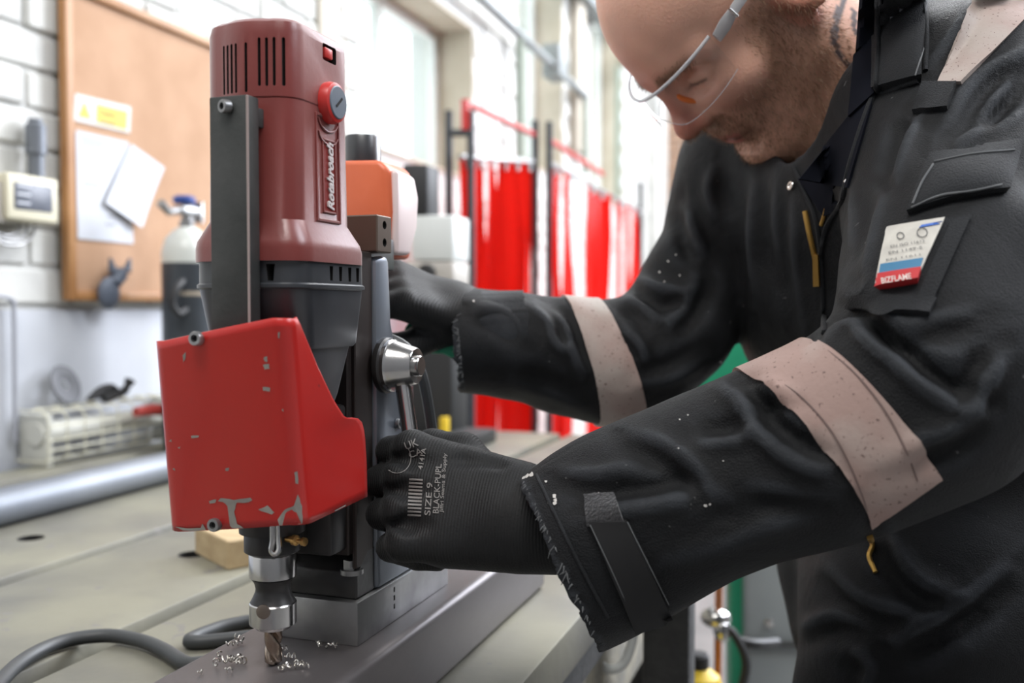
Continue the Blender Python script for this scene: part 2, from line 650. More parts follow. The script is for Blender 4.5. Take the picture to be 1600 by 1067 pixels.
# magnet base with three marks punched in its side
base = MB().box(-.403, XR, .606, .772, Z0, .0925, .0012, 2).obj('magnet_base', 'worn_steel', drill)
cut = MB()
for z0, z1 in ((.071, .0748), (.0775, .0815), (.084, .088)):
    cut.box(XR-.002, XR+.002, .664, .6665, z0, z1)
boolean(base, cut, MATS['slot_black'])

# column: casting that flares towards the base
prof = [(.640, .0925), (.640, .340), (.655, .343), (.662, .342), (.666, .292), (.678, .262), (.700, .215), (.735, .155), (.762, .118), (.764, .0925)]
col = MB().prism([(-.401, y, z) for y, z in prof], (.073, 0, 0), .004, 2).obj('column', 'column_grey', drill)
MB().prism([(-.406, .612, .0925), (-.406, .612, .112), (-.406, .628, .126), (-.406, .641, .126), (-.406, .641, .0925)], (.075, 0, 0), .0015, 1).obj('column_foot', 'black_steel', drill)
MB().box(-.398, -.334, .606, .6395, .126, .345, .001, 1).obj('dovetail_slide', 'slide_brown', drill)
MB().box(-.3345, -.331, .612, .6385, .115, .345, .0008, 1).obj('gib_strip', 'slide_brown', drill)
b = MB().box(-.400, -.336, .585, .612, .13, .235, .003)
b.obj('slide_carriage', 'black_steel', drill)
# top stop block with two screw holes
blk = MB().box(-.398, -.3255, .6365, .6605, .345, .3725, .001, 1).obj('stop_block', mat('block_brown', (.15, .11, .085), .45, .6), drill)
cut = MB()
for z in (.3525, .3655):
    cut.cyl((-.34, .6485, z), (-.32, .6485, z), .0032, 16)
boolean(blk, cut, MATS['slot_black'])
for y, x in ((.618, -.338), (.618, -.392)):
    bo = MB().cyl((x, y, .112), (x, y, .1205), .0062, 6).cyl((x, y, .110), (x, y, .1135), .0085, 20).obj('bolt', 'worn_steel', drill)

# motor: red body and vented cap
rings = []
for z, hw, yf, yb, rf in ((.333, .0505, .510, .598, .019), (.341, .0505, .510, .598, .019), (.346, .0495, .511, .597, .018), (.359, .0425, .5165, .592, .016), (.434, .0415, .5175, .591, .016)):
    rings.append(rrect(hw, yf, yb, rf, .008, z, bulge=.004))
body = MB().loft(rings).obj('motor_body', 'dark_red_plastic', drill, smooth=28)
rings = [rrect(.0412, .518, .591, .016, .008, .4342, bulge=.004)]
for z, s in ((.4350, .0), (.476, .0), (.4815, .0012), (.4838, .004)):
    rings.append(rrect(.0418-s, .5172+s, .5912-s, .016-s*.6, .008-s*.5, z, bulge=.004))
cap = MB().loft(rings).obj('motor_cap', 'dark_red_plastic', drill, smooth=28)
cut = MB()
for px in (346, 353.5, 361, 368.5, 384, 402, 411.5, 422, 433.5):
    a0, a1 = PY(px, 80, .5135), PY(px, 140, .5135)
    za = .304+(480-(66 if px > 395 else 73))/1500*.605
    zb = .304+(480-(140 if px > 395 else 149))/1500*.605
    cut.box(a0[0]-.00085, a0[0]+.00085, .5, .530, zb, za, .0006, 1)
cut.box(-.3345, -.320, .556, .5735, .4655, .4765, .001, 1)        # recess of the switch
cut.box(-.350, -.334, .540, .566, .4795, .49, .001, 1)            # notch in the top rim
boolean(cap, cut, MATS['slot_black'])
MB().box(-.3305, -.3225, .5585, .5685, .4675, .4745, .0012).obj('switch', 'bright_red_plastic', drill)
bc = MB().lathe([(.0135, 0), (.0138, .004), (.0128, .0075), (.0105, .0085)], (-.3245, .563, .4385), (1, 0, 0), 32).obj('brush_cap_rim', 'bright_red_plastic', drill)
ins = MB().lathe([(.0108, .0), (.0108, .0086), (.0102, .0092), (.001, .0094)], (-.3245, .563, .4385), (1, 0, 0), 32).obj('brush_cap', 'slate_plastic', bc)
rot = Matrix.Rotation(math.radians(-50), 3, 'X')
MB().box(-.3155, -.3148, .5622, .5638, .4335, .4435, rot=rot, piv=(-.315, .563, .4385)).obj('screw_slot', 'slot_black', bc)
# name plate
xa = -.3237


def slant(mb_):
    """lean what is laid on the side of the motor with the taper of the housing"""
    for v in mb_.b.verts:
        v.co.x += -.3235+(.434-v.co.z)/.075*.001-xa
    return mb_



frame = MB()
for y0, y1, z0, z1 in ((.5455, .5475, .360, .430), (.5745, .5765, .360, .430), (.5475, .5745, .360, .362), (.5475, .5745, .428, .430)):
    frame.box(xa-.001, xa+.0011, y0, y1, z0, z1, .0004, 1)
npl = slant(frame).obj('name_plate', 'dark_red_plastic', drill)
f2 = MB()
for y0, y1, z0, z1 in ((.5535, .5547, .366, .4145), (.5695, .5707, .366, .4145), (.5547, .5695, .366, .3672), (.5547, .5695, .4133, .4145)):
    f2.box(xa-.001, xa+.0011, y0, y1, z0, z1, .0003, 1)
for k in range(2):
    pts = [(xa+.0006, .5495+.0125*math.cos(a)+.0125, .4275-.0085*k-.008*math.sin(a)) for a in np.linspace(math.pi*.98, math.pi*.1, 9)]
    f2.tube(pts, .0007, 6)
slant(f2).obj('plate_border', 'dark_red_plastic', npl)
slant(MB().box(xa-.001, xa+.0003, .5547, .5695, .3672, .4133)).obj('plate_field', mat('plate_field_red', (.22, .022, .018), .5), npl)
t = MB()
text_on(t, 'Rotabroach', .0105, (xa+.0008, .5665, .3680), (0, 0, 1), (0, -1, 0), fit=.0445, bold=.00035, shear=.3, ext=.0005)
slant(t).obj('lettering', 'letter_white', npl, smooth=0)

# black gearbox
rings = [rrect(h, yf, yb, rf, .006, z, bulge=.003) for z, h, yf, yb, rf in
         ((.2775, .0445, .524, .594, .014), (.280, .0460, .522, .5955, .015), (.3155, .0490, .5125, .599, .018), (.3165, .0505, .511, .600, .019), (.3185, .0505, .511, .600, .019), (.3195, .0492, .5125, .599, .018), (.3332, .0492, .5125, .5985, .018))]
gb = MB().loft(rings).obj('gearbox', 'black_plastic', drill, smooth=28)
cut = MB()
for y in (.5525, .5645, .577, .588):
    cut.prism([(-.328, y-.0022, .331), (-.328, y+.0022, .331), (-.328, y+.0016, .3215), (-.328, y-.0016, .3215)], (.02, 0, 0))
xv = PY(421, 430, .511)[0]
cut.prism([(xv-.0028, .50, .331), (xv+.0028, .50, .331), (xv+.0018, .50, .3205), (xv-.0018, .50, .3205)], (0, .022, 0))
boolean(gb, cut, MATS['slot_black'])
rings = [rrect(h, yf, yb, rf, .006, z) for z, h, yf, yb, rf in ((.225, .0285, .545, .585, .010), (.245, .0345, .540, .590, .012), (.2775, .0425, .527, .592, .014))]
MB().loft(rings).obj('gearbox_neck', 'black_plastic', drill, smooth=28)
MB().lathe([(.022, 0), (.022, .075)], (XC, YA, .153), n=32).obj('spindle_housing', 'black_steel', drill)

# guide bar on the front
gbar = MB().box(-.3675, -.3400, .4965, .5085, .272, .432, .0011, 2).obj('guide_bar', 'dark_plate', drill)
MB().box(-.3412, -.3396, .4961, .4974, .274, .4315, .0004, 1).obj('worn_edge', 'dark_bar_edge', gbar)


def cap_screw(o, ax, r, parent, h=.005, name='screw'):
    o, ax = Vector(o), Vector(ax).normalized()
    s_ = MB().lathe([(r, 0), (r, h*.8), (r*.9, h), (r*.52, h), (r*.48, h*.45), (.0001, h*.4)], o, ax, 20, cap=False).obj(name, 'worn_steel', parent)
    MB().lathe([(r*.47, 0), (r*.47, h*.5)], o, ax, 6).obj('socket', 'slot_black', s_)


q = PY(357, 167, .4965)
cap_screw(q, (-.35, -1, -.05), .0042, drill)
MB().box(-.366, -.342, .507, .519, .415, .427, .001).obj('bar_bracket', 'dark_plate', drill)

# red belt guard: bent sheet, open underneath and at the back
TL, TR = PY(233, 533, .484), PY(447, 498, .484)
BL, BR = PY(259, 829, .520), PY(474, 822, .520)
th = .0016


def gsheet(front_t, front_b, side, nc=7, r=.012):
    pass


# outline rings: corner-bent sheet sampled along the bend (u) and from top to bottom (v)
cols = []
nrow = 26
sx = -.3085
TRs, BRs = Vector(TR), Vector(BR)
TLs, BLs = Vector(TL), Vector(BL)
# right-hand side panel profile: back edge (y, z) from top to bottom
top_z, bot_z = TRs.z, BRs.z
back = [(.4985, .2985), (.503, .2935), (.525, .2660), (.545, .2440), (.560, .2315), (.567, .2300), (.577, .2298), (.586, .2250), (.5895, .2150), (.592, .200), (.5945, .1725)]
V = []
F_ = []
nu_f, nu_c, nu_s = 8, 7, 16
left_back = .585
ncol = None
for i in range(nrow):
    t = i/(nrow-1)
    A, B = TLs.lerp(BLs, t), TRs.lerp(BRs, t)
    # side panel end at this parametric height
    # parametrise back edge by arclength
    L = [0]
    for k in range(1, len(back)):
        L.append(L[-1]+math.hypot(back[k][0]-back[k-1][0], back[k][1]-back[k-1][1]))
    s_ = t*L[-1]
    k = max(j for j in range(len(L)) if L[j] <= s_+1e-9)
    k = min(k, len(L)-2)
    f = (s_-L[k])/(L[k+1]-L[k])
    E = Vector((sx-.004*t, back[k][0]*(1-f)+back[k+1][0]*f, back[k][1]*(1-f)+back[k+1][1]*f))
    rc = .010
    row = []
    # left side panel
    for u in range(5):
        yy = left_back-(left_back-A.y-rc)*u/4*(.25+.75*t)-(left_back-A.y-rc)*(1-.25-.75*t)
        row.append(Vector((A.x, yy, A.z)))
    for u in range(1, 5):
        a = math.radians(180+90*u/4)
        row.append(Vector((A.x+rc+rc*math.cos(a), A.y+rc+rc*math.sin(a), A.z)))
    for u in range(1, nu_f):
        row.append(Vector((A.x+rc, A.y, A.z)).lerp(Vector((B.x-rc, B.y, B.z)), u/nu_f)+Vector((0, -.0022*math.sin(math.pi*u/nu_f), 0)))
    for u in range(nu_c):
        a = math.radians(-90+90*u/(nu_c-1))
        row.append(Vector((B.x-rc+rc*math.cos(a), B.y+rc+rc*math.sin(a), B.z)))
    last = row[-1]
    for u in range(1, nu_s+1):
        row.append(last.lerp(E, u/nu_s))
    V.append(row)
    ncol = len(row)
mb = MB()
vs = [p for row in V for p in row]
fs = [(i*ncol+j, i*ncol+j+1, (i+1)*ncol+j+1, (i+1)*ncol+j) for i in range(nrow-1) for j in range(ncol-1)]
mb.poly(vs, fs)
bmesh.ops.recalc_face_normals(mb.b, faces=mb.b.faces)
guard = mb.obj('belt_guard', 'guard_red', drill, smooth=60)
md = guard.modifiers.new('thick', 'SOLIDIFY')
md.thickness, md.offset = th, -1
gV = V


def on_guard(px, py, off=.0004):
    """point on the outside of the guard under a picture point"""
    r = ray(px, py)
    hit = GB.ray_cast(Vector(CAM), Vector(r))
    return hit[0]-Vector(r).normalized()*off if hit[0] else None


GB = BVHTree.FromPolygons([tuple(p) for p in vs], fs)
chips = [([(285, 555), (291, 550), (290, 560), (286, 567)]), ([(412, 558), (418, 557), (417, 566), (412, 563)]), ([(411, 570), (420, 568), (421, 576), (413, 577)]), ([(410, 604), (422, 606), (422, 611), (411, 611)]),
         ([(434, 520), (438, 518), (437, 529), (434, 526)]), ([(298, 681), (312, 680), (309, 684), (299, 684)]), ([(352, 732), (357, 730), (358, 735), (353, 736)]), ([(264, 690), (268, 686), (268, 691)]), ([(270, 733), (273, 731), (273, 735)]),
         ([(460, 738), (465, 736), (466, 756), (461, 755)]), ([(340, 783), (346, 778), (359, 779), (366, 781), (391, 778), (394, 781), (389, 785), (370, 785), (366, 800), (370, 818), (386, 828), (366, 829), (360, 822), (362, 800), (352, 786)]),
         ([(326, 783), (338, 780), (336, 786), (328, 787)]), ([(402, 796), (418, 790), (429, 801), (424, 804), (410, 799)]), ([(434, 812), (445, 796), (459, 790), (466, 772), (472, 792), (473, 818), (455, 823), (437, 825)]),
         ([(269, 821), (290, 826), (313, 825), (316, 818), (321, 826), (322, 829), (270, 829)]), ([(523, 797), (540, 788), (541, 792), (525, 802)]), ([(277, 699), (282, 697), (281, 701)]), ([(440, 640), (443, 638), (443, 643)])]
ch = MB()
for poly in chips:
    ctr = [sum(p[0] for p in poly)/len(poly), sum(p[1] for p in poly)/len(poly)]
    out = []
    for i, p in enumerate(poly):                        # a few extra points make the edge of a chip ragged
        nx = poly[(i+1) % len(poly)]
        for k in range(3):
            f = k/3
            x, y = p[0]+(nx[0]-p[0])*f, p[1]+(nx[1]-p[1])*f
            out.append((x+random.uniform(-.7, .7), y+random.uniform(-.7, .7)))
    pts = [on_guard(*p) for p in out]
    cc = on_guard(*ctr)
    if cc is None or any(p is None for p in pts):
        pts = [p for p in pts if p is not None]
    if len(pts) > 3:
        ch.b.faces.new([ch.b.verts.new(p) for p in pts])
bmesh.ops.triangulate(ch.b, faces=ch.b.faces[:])
ch.obj('paint_chips', 'primer_grey', guard, smooth=0, kind='stuff')
for px, py in ((310, 529), (338, 819)):
    q = on_guard(px, py, 0)
    cap_screw(q, (.05, -1, .05), .0044, drill, .0045)

# spindle, chuck and twist cutter
MB().lathe([(.0165, 0), (.0188, .0015), (.0188, .0165), (.0175, .0185)], (XC, YA, .1385), n=40).obj('collar', 'black_steel', drill)
ch_ = MB().lathe([(.0135, .0), (.0158, .0008), (.0158, .0155), (.0150, .0168), (.0142, .017)], (XC, YA, .1215), n=40).obj('chuck', 'bright_steel', drill)
MB().lathe([(.0152, 0), (.0138, .0025), (.0118, .007), (.0115, .0095), (.0125, .0135), (.0145, .0165)], (XC, YA, .1048), n=40).obj('chuck_waist', 'black_steel', ch_)
low = MB().lathe([(.0118, -.002), (.0128, 0), (.0158, .0012), (.0158, .0150), (.0152, .0158)], (XC, YA, .0890), n=40).obj('cutter_holder', 'bright_steel', drill)
q = Vector(P(403, 962, .629))
nrm = Vector((q.x-XC, q.y-YA, 0)).normalized()
q = Vector((XC, YA, q.z))+nrm*.0150
MB().lathe([(.0048, 0), (.0048, .0012), (.0035, .0016)], q, nrm, 20).obj('grub_screw', mat('bronze_screw', (.24, .20, .17), .4, .9), low)
MB().lathe([(.0092, 0), (.0092, .004)], (XC, YA, .0865), n=24).obj('cutter_shank', 'black_steel', drill)
rings = []
for i in range(30):
    t = i/29
    z = .088-.0268*t
    a0 = t*4.4
    ring = []
    for k in range(28):
        a = 2*math.pi*k/28
        r = .0060*(1-.42*math.exp(-((math.cos(a)**2))/.10))
        if t > .9:
            r *= 1-.5*(t-.9)/.1
        ring.append((XC+r*math.cos(a+a0), YA+r*math.sin(a+a0), z))
    rings.append(ring)
MB().loft(rings).obj('twist_cutter', mat('cutter_steel', (.50, .44, .38), .25, 1.0, col2=(.35, .26, .2), scale=60), drill, smooth=50)
# bent wire clip and brass coolant nipple on the collar
qa = P(425, 826, .622)
d = Vector((-.02, -.019, 0))
MB().tube(spline([P(426, 815, .622), P(426, 845, .622), P(424, 860, .622), P(430, 866, .621), P(436, 858, .622), P(435, 840, .623), P(434, 815, .623)], 5), .0019, 8).obj('wire_clip', 'bright_steel', drill)
q = Vector(P(455, 843, .635))
nz = MB().lathe([(.0022, -.004), (.0022, .002), (.0035, .002), (.0035, .005), (.0018, .006), (.0018, .009), (.0028, .010), (.0028, .0125), (.001, .0128)], q, (.9, -.2, 0), 12).obj('coolant_nipple', 'brass', drill)

# feed hub with its single lever
HC = Vector((-.3285, .652, .2605))
hub = MB().lathe([(.0205, 0), (.0212, .0012), (.0212, .0042), (.0200, .0055)], HC, (1, 0, 0), 40).obj('hub_flange', 'black_steel', drill)
hb = MB().lathe([(.0196, .0055), (.0198, .0085), (.0190, .0095), (.0185, .0105), (.0140, .0265), (.0130, .0275), (.0078, .0278), (.0078, .0305), (.0070, .0312), (.002, .0312)], HC, (1, 0, 0), 48).obj('feed_hub', 'bright_steel', drill)
cut = MB()
qh = HC+Vector((.0165, -.004, .018))
cut.cyl(qh, qh+Vector((.004, -.004, .02)), .0036, 18)
qh = HC+Vector((.0165, 0, 0))
boolean(hb, cut, MATS['slot_black'])
L0 = HC+Vector((.0165, -.002, -.012))
L1 = Vector(P(658, 800, .697))
LEVER = (L0, L1)
MB().cyl(L0, L1, .0060, 20).obj('feed_lever', 'bright_steel', drill)
MB().ball(L1, .0052, 14).obj('lever_end', 'black_plastic', drill)
# side plate with sticker and bolt
MB().prism([(-.3282, y, z) for y, z in ((.690, .120), (.684, .190), (.694, .222), (.700, .205), (.730, .155), (.742, .120))], (.0012, 0, 0)).obj('side_sticker', mat('sticker_pink', (.60, .12, .13), .5), drill)
cap_screw((-.3275, .672, .214), (1, 0, 0), .004, drill, .003)
# lead from the back of the motor down the column
MB().tube(spline([(-.365, .69, .285), (-.335, .695, .275), (-.322, .699, .258), (-.318, .706, .235), (-.318, .722, .19), (-.322, .745, .15), (-.35, .79, .10), (-.39, .84, .04), (-.40, .93, .0066), (-.45, 1.02, .0066)], 6), .0045, 10).obj('motor_lead', 'rubber_cable', drill)

# orange carrying handle housing behind the motor
oh = MB()
y0 = .735
pts = [PY(525, 250, y0), PY(592, 249, y0), PY(606, 262, y0), PY(609, 330, y0), PY(603, 402, y0), PY(525, 402, y0)]
oh.prism(pts, (0, .050, 0), .005, 3)
ho = oh.obj('rear_housing', 'orange_plastic', drill)
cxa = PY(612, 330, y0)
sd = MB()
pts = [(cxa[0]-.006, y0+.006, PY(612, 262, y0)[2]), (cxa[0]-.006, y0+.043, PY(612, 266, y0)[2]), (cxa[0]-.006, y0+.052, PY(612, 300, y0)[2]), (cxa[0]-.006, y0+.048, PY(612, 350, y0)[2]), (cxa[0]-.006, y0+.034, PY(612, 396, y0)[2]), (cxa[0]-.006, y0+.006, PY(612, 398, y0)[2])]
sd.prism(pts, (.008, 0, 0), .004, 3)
sd.obj('glare_face', mat('pale_glare', (.80, .66, .64), .35), ho)  # glare on the housing's right side, painted as a pale slab
k0 = PY(567, 250, y0+.03)
MB().lathe([(.0160, -.004), (.0160, .019), (.0150, .0205), (.002, .0208)], k0, n=24).obj('speed_knob', 'black_plastic', ho)
MB().box(-.392, -.362, .655, .74, .335, .362, .002).obj('housing_bracket', 'black_steel', drill)
# ================================================================== things behind the bench
mat('cork', (.42, .25, .15), .85, col2=(.48, .295, .185), scale=9, bump=.3, bscale=240)
mat('oak_frame', (.40, .20, .075), .5, col2=(.33, .15, .05), scale=9, stretch=(8, 1, 1))
mat('paper_white', (.55, .57, .61), .6, col2=(.52, .54, .59), scale=12)
mat('sign_white', (.56, .56, .54), .5)
mat('sign_yellow', (.58, .43, .004), .5)
mat('sign_ink', (.05, .045, .03), .6)
mat('grey_ink', (.35, .36, .40), .6)
mat('cream_plastic', (.62, .58, .44), .5)
mat('screen_grey', (.075, .085, .11), .4, col2=(.11, .12, .15), scale=40)
mat('cylinder_black', (.035, .042, .05), .38, col2=(.05, .058, .068), scale=10)
mat('cylinder_white', (.62, .64, .60), .3)
mat('valve_blue', (.03, .07, .28), .4)
mat('grey_clamp', (.10, .12, .16), .55)
mat('heater_white', (.55, .55, .50), .5)
mat('heater_wire', (.60, .58, .46), .45)
mat('disc_grey', (.17, .175, .19), .7, col2=(.13, .135, .15), scale=30)
mat('black_rubber', (.02, .02, .021), .6)
mat('screen_frame', (.035, .040, .047), .4, .3)
mat('machine_white', (.66, .68, .66), .5)
mat('machine_beige', (.45, .42, .38), .55)
mat('machine_green', (.012, .26, .13), .42, col2=(.016, .30, .155), scale=6, speck=(14, .70, (.03, .12, .07)))
mat('cabinet_grey', (.20, .22, .225), .5, col2=(.24, .26, .26), scale=5)
mat('yellow_paint', (.70, .48, .02), .5)
mat('copper', (.62, .25, .12), .35, .9)
mat('pvc_red', (.68, .012, .008), .2)
pr = MATS['pvc_red']
b_ = pr.node_tree.nodes['Principled BSDF']
tl_ = pr.node_tree.nodes.new('ShaderNodeBsdfTranslucent')
tl_.inputs['Color'].default_value = (.95, .03, .015, 1)
mx_ = pr.node_tree.nodes.new('ShaderNodeMixShader')
mx_.inputs['Fac'].default_value = .45
pr.node_tree.links.new(b_.outputs['BSDF'], mx_.inputs[1])
pr.node_tree.links.new(tl_.outputs['BSDF'], mx_.inputs[2])
pr.node_tree.links.new(mx_.outputs['Shader'], pr.node_tree.nodes['Material Output'].inputs['Surface'])

# pin board
by0, by1, bz0, bz1, bx = 1.535, 2.45, .318, .962, WX+.006
pb_ = thing('pin_board', 'large wood framed cork pin board fixed to the painted brick wall', 'board', (bx, by0, bz0))
MB().box(bx, bx+.010, by0+.01, by1-.01, bz0+.01, bz1-.01).obj('cork_panel', 'cork', pb_)
for a in ((by0, by0+.022, bz0, bz1), (by1-.022, by1, bz0, bz1)):
    MB().box(bx, bx+.020, *a, .003).obj('frame_side', 'oak_frame', pb_)
for a in ((by0+.0222, by1-.0222, bz0, bz0+.020), (by0+.0222, by1-.0222, bz1-.020, bz1)):
    MB().box(bx, bx+.020, *a, .003).obj('frame_side', 'oak_frame', pb_)
bf = bx+.0115


def sheet(px4, m, name, x=bf, th=.0012, bend=0.0, n=6):
    q = [Vector(PX(*p, x)) for p in px4]
    mb_ = MB()
    vs_ = []
    for j in range(n+1):
        for i in range(n+1):
            u, v = i/n, j/n
            p = q[0].lerp(q[1], u).lerp(q[3].lerp(q[2], u), v)
            vs_.append(p+Vector((bend*(v*v)*(.4+.6*u), 0, 0)))
    mb_.poly(vs_, [(j*(n+1)+i, (j+1)*(n+1)+i, (j+1)*(n+1)+i+1, j*(n+1)+i+1) for j in range(n) for i in range(n)])
    bmesh.ops.recalc_face_normals(mb_.b, faces=mb_.b.faces)
    r = bmesh.ops.extrude_face_region(mb_.b, geom=mb_.b.faces[:])
    bmesh.ops.translate(mb_.b, verts=[g for g in r['geom'] if isinstance(g, bmesh.types.BMVert)], vec=(th, 0, 0))
    bmesh.ops.recalc_face_normals(mb_.b, faces=mb_.b.faces)
    return mb_.obj(name, m, smooth=30)


def lay(mb_, px4, x):
    mb_.poly([PX(*p, x) for p in px4], [(0, 1, 2, 3)])
    return mb_


sg = sheet([(117, 146), (204, 167), (202, 208), (115, 188)], 'sign_white', 'caution_sign')
tag(sg, 'white and yellow caution sign with a warning triangle on the pin board', 'sign')
lay(MB(), [(151, 162), (200, 174), (198, 203), (150, 191)], bf+.0018).obj('yellow_field', 'sign_yellow', sg, smooth=0)
MB().poly([PX(*p, bf+.0018) for p in ((132, 157), (143, 187), (122, 182))], [(0, 1, 2)]).obj('warning_triangle', 'sign_yellow', sg, smooth=0)
lt = MB()
text_on(lt, 'Caution', .016, PX(156, 178.5, bf+.0022), (0, 1, 0), (0, 0, 1), fit=.045)
lt.obj('lettering', 'sign_ink', sg, smooth=0)
lt = MB()
text_on(lt, '!', .020, PX(132, 179, bf+.0022), (0, 1, 0), (0, 0, 1))
lt.obj('exclamation_mark', 'sign_ink', sg, smooth=0)
s0 = PX(156, 190, bf+.0022)
MB().box(bf+.0012, bf+.0020, s0[1], s0[1]+.050, s0[2], s0[2]+.004).obj('print_line', 'sign_ink', sg, smooth=0)
p1 = sheet([(118, 203), (200, 222), (208, 381), (121, 373)], 'paper_white', 'paper_sheet', bf)
tag(p1, 'large upright white printed sheet pinned below the caution sign', 'paper')
lt = MB()
for k, (x0, y0, x1) in enumerate(((126, 213, 185), (128, 222, 160), (130, 286, 156), (168, 338, 192), (165, 350, 180))):
    s0, s1 = PX(x0, y0, bf+.0016), PX(x1, y0+(x1-x0)*.16, bf+.0016)
    lt.box(bf+.001, bf+.0017, s0[1], s1[1], s0[2]-.003, s0[2]+.003)
lt.obj('print', 'grey_ink', p1, smooth=0)
p2 = sheet([(205, 225), (257, 262), (215, 356), (162, 317)], 'paper_white', 'paper_sheet', bf+.004, bend=.012)
tag(p2, 'tilted white sheet overlapping the larger sheet on the pin board', 'paper')

# grey spring clamp hanging over the lower edge of the board
c0 = Vector(PX(170, 458, bf+.02))
k_ = thing('spring_clamp', 'grey spring clamp with two prongs on the lower edge of the pin board', 'clamp', tuple(c0))
MB().ball(c0, (.014, .030, .034), 18).obj('body', 'grey_clamp', k_)
c1 = Vector(PX(186, 424, bf+.02))
MB().tube([c0+Vector((0, .012, .02)), c1+Vector((0, 0, -.008)), c1+Vector((0, .002, .006))], [.016, .018, .016], 12).obj('jaw', 'grey_clamp', k_)
for p, q in (((176, 424), (172, 403)), ((198, 424), (203, 404))):
    MB().tube([PX(*p, bf+.02), PX(*q, bf+.02)], [.010, .003], 10).obj('prong', 'grey_clamp', k_)

# small gas cylinder on the bench
gx, gy = -1.352, 1.745
gc = thing('gas_cylinder', 'small black gas cylinder with a white shoulder and blue valve on the bench', 'gas cylinder', (gx, gy, 0))
MB().lathe([(.050, 0), (.054, .006), (.054, .40)], (gx, gy, 0), n=36).obj('body', 'cylinder_black', gc)
MB().lathe([(.054, .4002), (.0535, .425), (.046, .452), (.030, .470), (.018, .478)], (gx, gy, 0), n=36).obj('shoulder', 'cylinder_white', gc)
MB().lathe([(.016, .476), (.016, .492), (.011, .494), (.011, .53)], (gx, gy, 0), n=20).obj('neck_ring', 'worn_steel', gc)
vl_ = MB().box(gx-.014, gx+.014, gy-.030, gy+.040, .503, .522, .005).obj('valve_body', 'worn_steel', gc)
MB().lathe([(.020, 0), (.024, .004), (.024, .014), (.018, .018)], (gx, gy-.008, .527), n=14).obj('valve_handwheel', 'valve_blue', gc)
MB().tube([(gx, gy-.03, .512), (gx+.005, gy-.065, .505), (gx+.01, gy-.095, .52)], [.009, .008, .010], 12).obj('outlet', 'worn_steel', gc)
MB().cyl((gx, gy+.038, .49), (gx, gy+.038, .535), .014, 18).obj('regulator', 'bright_steel', gc)
MB().tube(spline([(gx+.03, gy-.055, .36), (gx+.035, gy-.080, .345), (gx+.03, gy-.09, .315), (gx+.03, gy-.07, .292), (gx+.03, gy-.045, .30)], 6), .0075, 10).obj('hose_ring', 'black_rubber', gc)
lb_ = MB()
for k_ in range(12):
    lb_.poly([(gx+.054, gy-.036+k_*.0042+dy_, z_) for dy_, z_ in ((0, .33), (.0042, .33), (.0042, .338), (0, .338))], [(0, 1, 2, 3)])
bmesh.ops.translate(lb_.b, verts=lb_.b.verts, vec=(0, 0, 0))
for v in lb_.b.verts:
    dy = v.co.y-gy+.012
    a = dy/.0545
    v.co.x, v.co.y = gx+.0547*math.cos(a-.75), gy+.0547*math.sin(a-.75)
lb_.obj('label_strip', mat('label_tan', (.42, .36, .28), .6), gc, smooth=0)

# tubular heater with its wire guard
hy0, hy1, hz0, hz1, hx0, hx1 = 1.415, 1.83, .012, .108, WX+.006, WX+.086
ht = thing('tube_heater', 'low white tubular heater inside a wire guard along the wall', 'heater', (hx0, hy0, 0))
MB().cyl((WX+.045, hy0+.006, .062), (WX+.045, hy1-.006, .062), .021, 24).obj('heating_tube', 'heater_white', ht)
for y in (hy0+.012, hy1-.03):
    MB().box(WX+.001, WX+.07, y, y+.016, .0, .10, .003).obj('bracket', 'heater_white', ht)
wires = []
nv_ = 10
for i in range(nv_):
    y = hy0+(hy1-hy0)*i/(nv_-1)
    wires.append([(hx0, y, hz1), (hx1-.015, y, hz1), (hx1, y, hz1-.015), (hx1, y, hz0+.01), (hx1-.01, y, hz0), (hx0, y, hz0)])
for (x, z) in ((hx0+.03, hz1), (hx1-.012, hz1-.003), (hx1, hz1-.030), (hx1, hz1-.055), (hx1, hz0+.022), (hx1-.012, hz0+.002)):
    wires.append([(x+.002, hy0, z), (x+.002, hy1, z)])
for p in wires:
    MB().tube(p, .0017, 6).obj('guard_wire', 'heater_wire', ht)
dc = Vector((WX+.030, 1.515, .150))
ax = Vector((1, .12, .35)).normalized()
dsc = MB().lathe([(.0115, 0), (.040, -.001), (.0415, .001), (.040, .004), (.020, .0035), (.018, .001), (.0115, .001), (.0115, 0)], dc, ax, 36, cap=False).obj('grinding_disc', 'disc_grey')
tag(dsc, 'grey grinding disc with a centre hole leaning on the wall above the heater', 'disc')
c0 = Vector(PX(172, 612, WX+.05))
pl = thing('black_clip', 'black clip with a loose lead lying on top of the heater guard', 'clip', (c0.x, c0.y, .112))
MB().tube(spline([(c0.x, c0.y-.062, .118), (c0.x, c0.y-.03, .128), (c0.x, c0.y, .134), (c0.x, c0.y+.022, .132)], 5), [.004+.009*math.sin(math.pi*i/15) for i in range(16)], 10).obj('jaw', 'black_rubber', pl)
MB().tube(spline([(c0.x+.01, c0.y-.03, .116), (c0.x+.012, c0.y, .122), (c0.x+.01, c0.y+.03, .128), (c0.x+.01, c0.y+.048, .148)], 5), [.009]*12+[.007, .008, .010, .012], 10).obj('handle', 'black_rubber', pl)
c0 = Vector(PX(238, 640, WX+.105))
rt_ = MB().tube([c0+Vector((0, -.05, 0)), c0, c0+Vector((0, .03, -.004)), c0+Vector((0, .05, -.012))], [.010, .013, .013, .008], 12).obj('red_handle', mat('tool_red', (.42, .05, .04), .45))
tag(rt_, 'red plastic tool handle at the right end of the heater', 'tool')

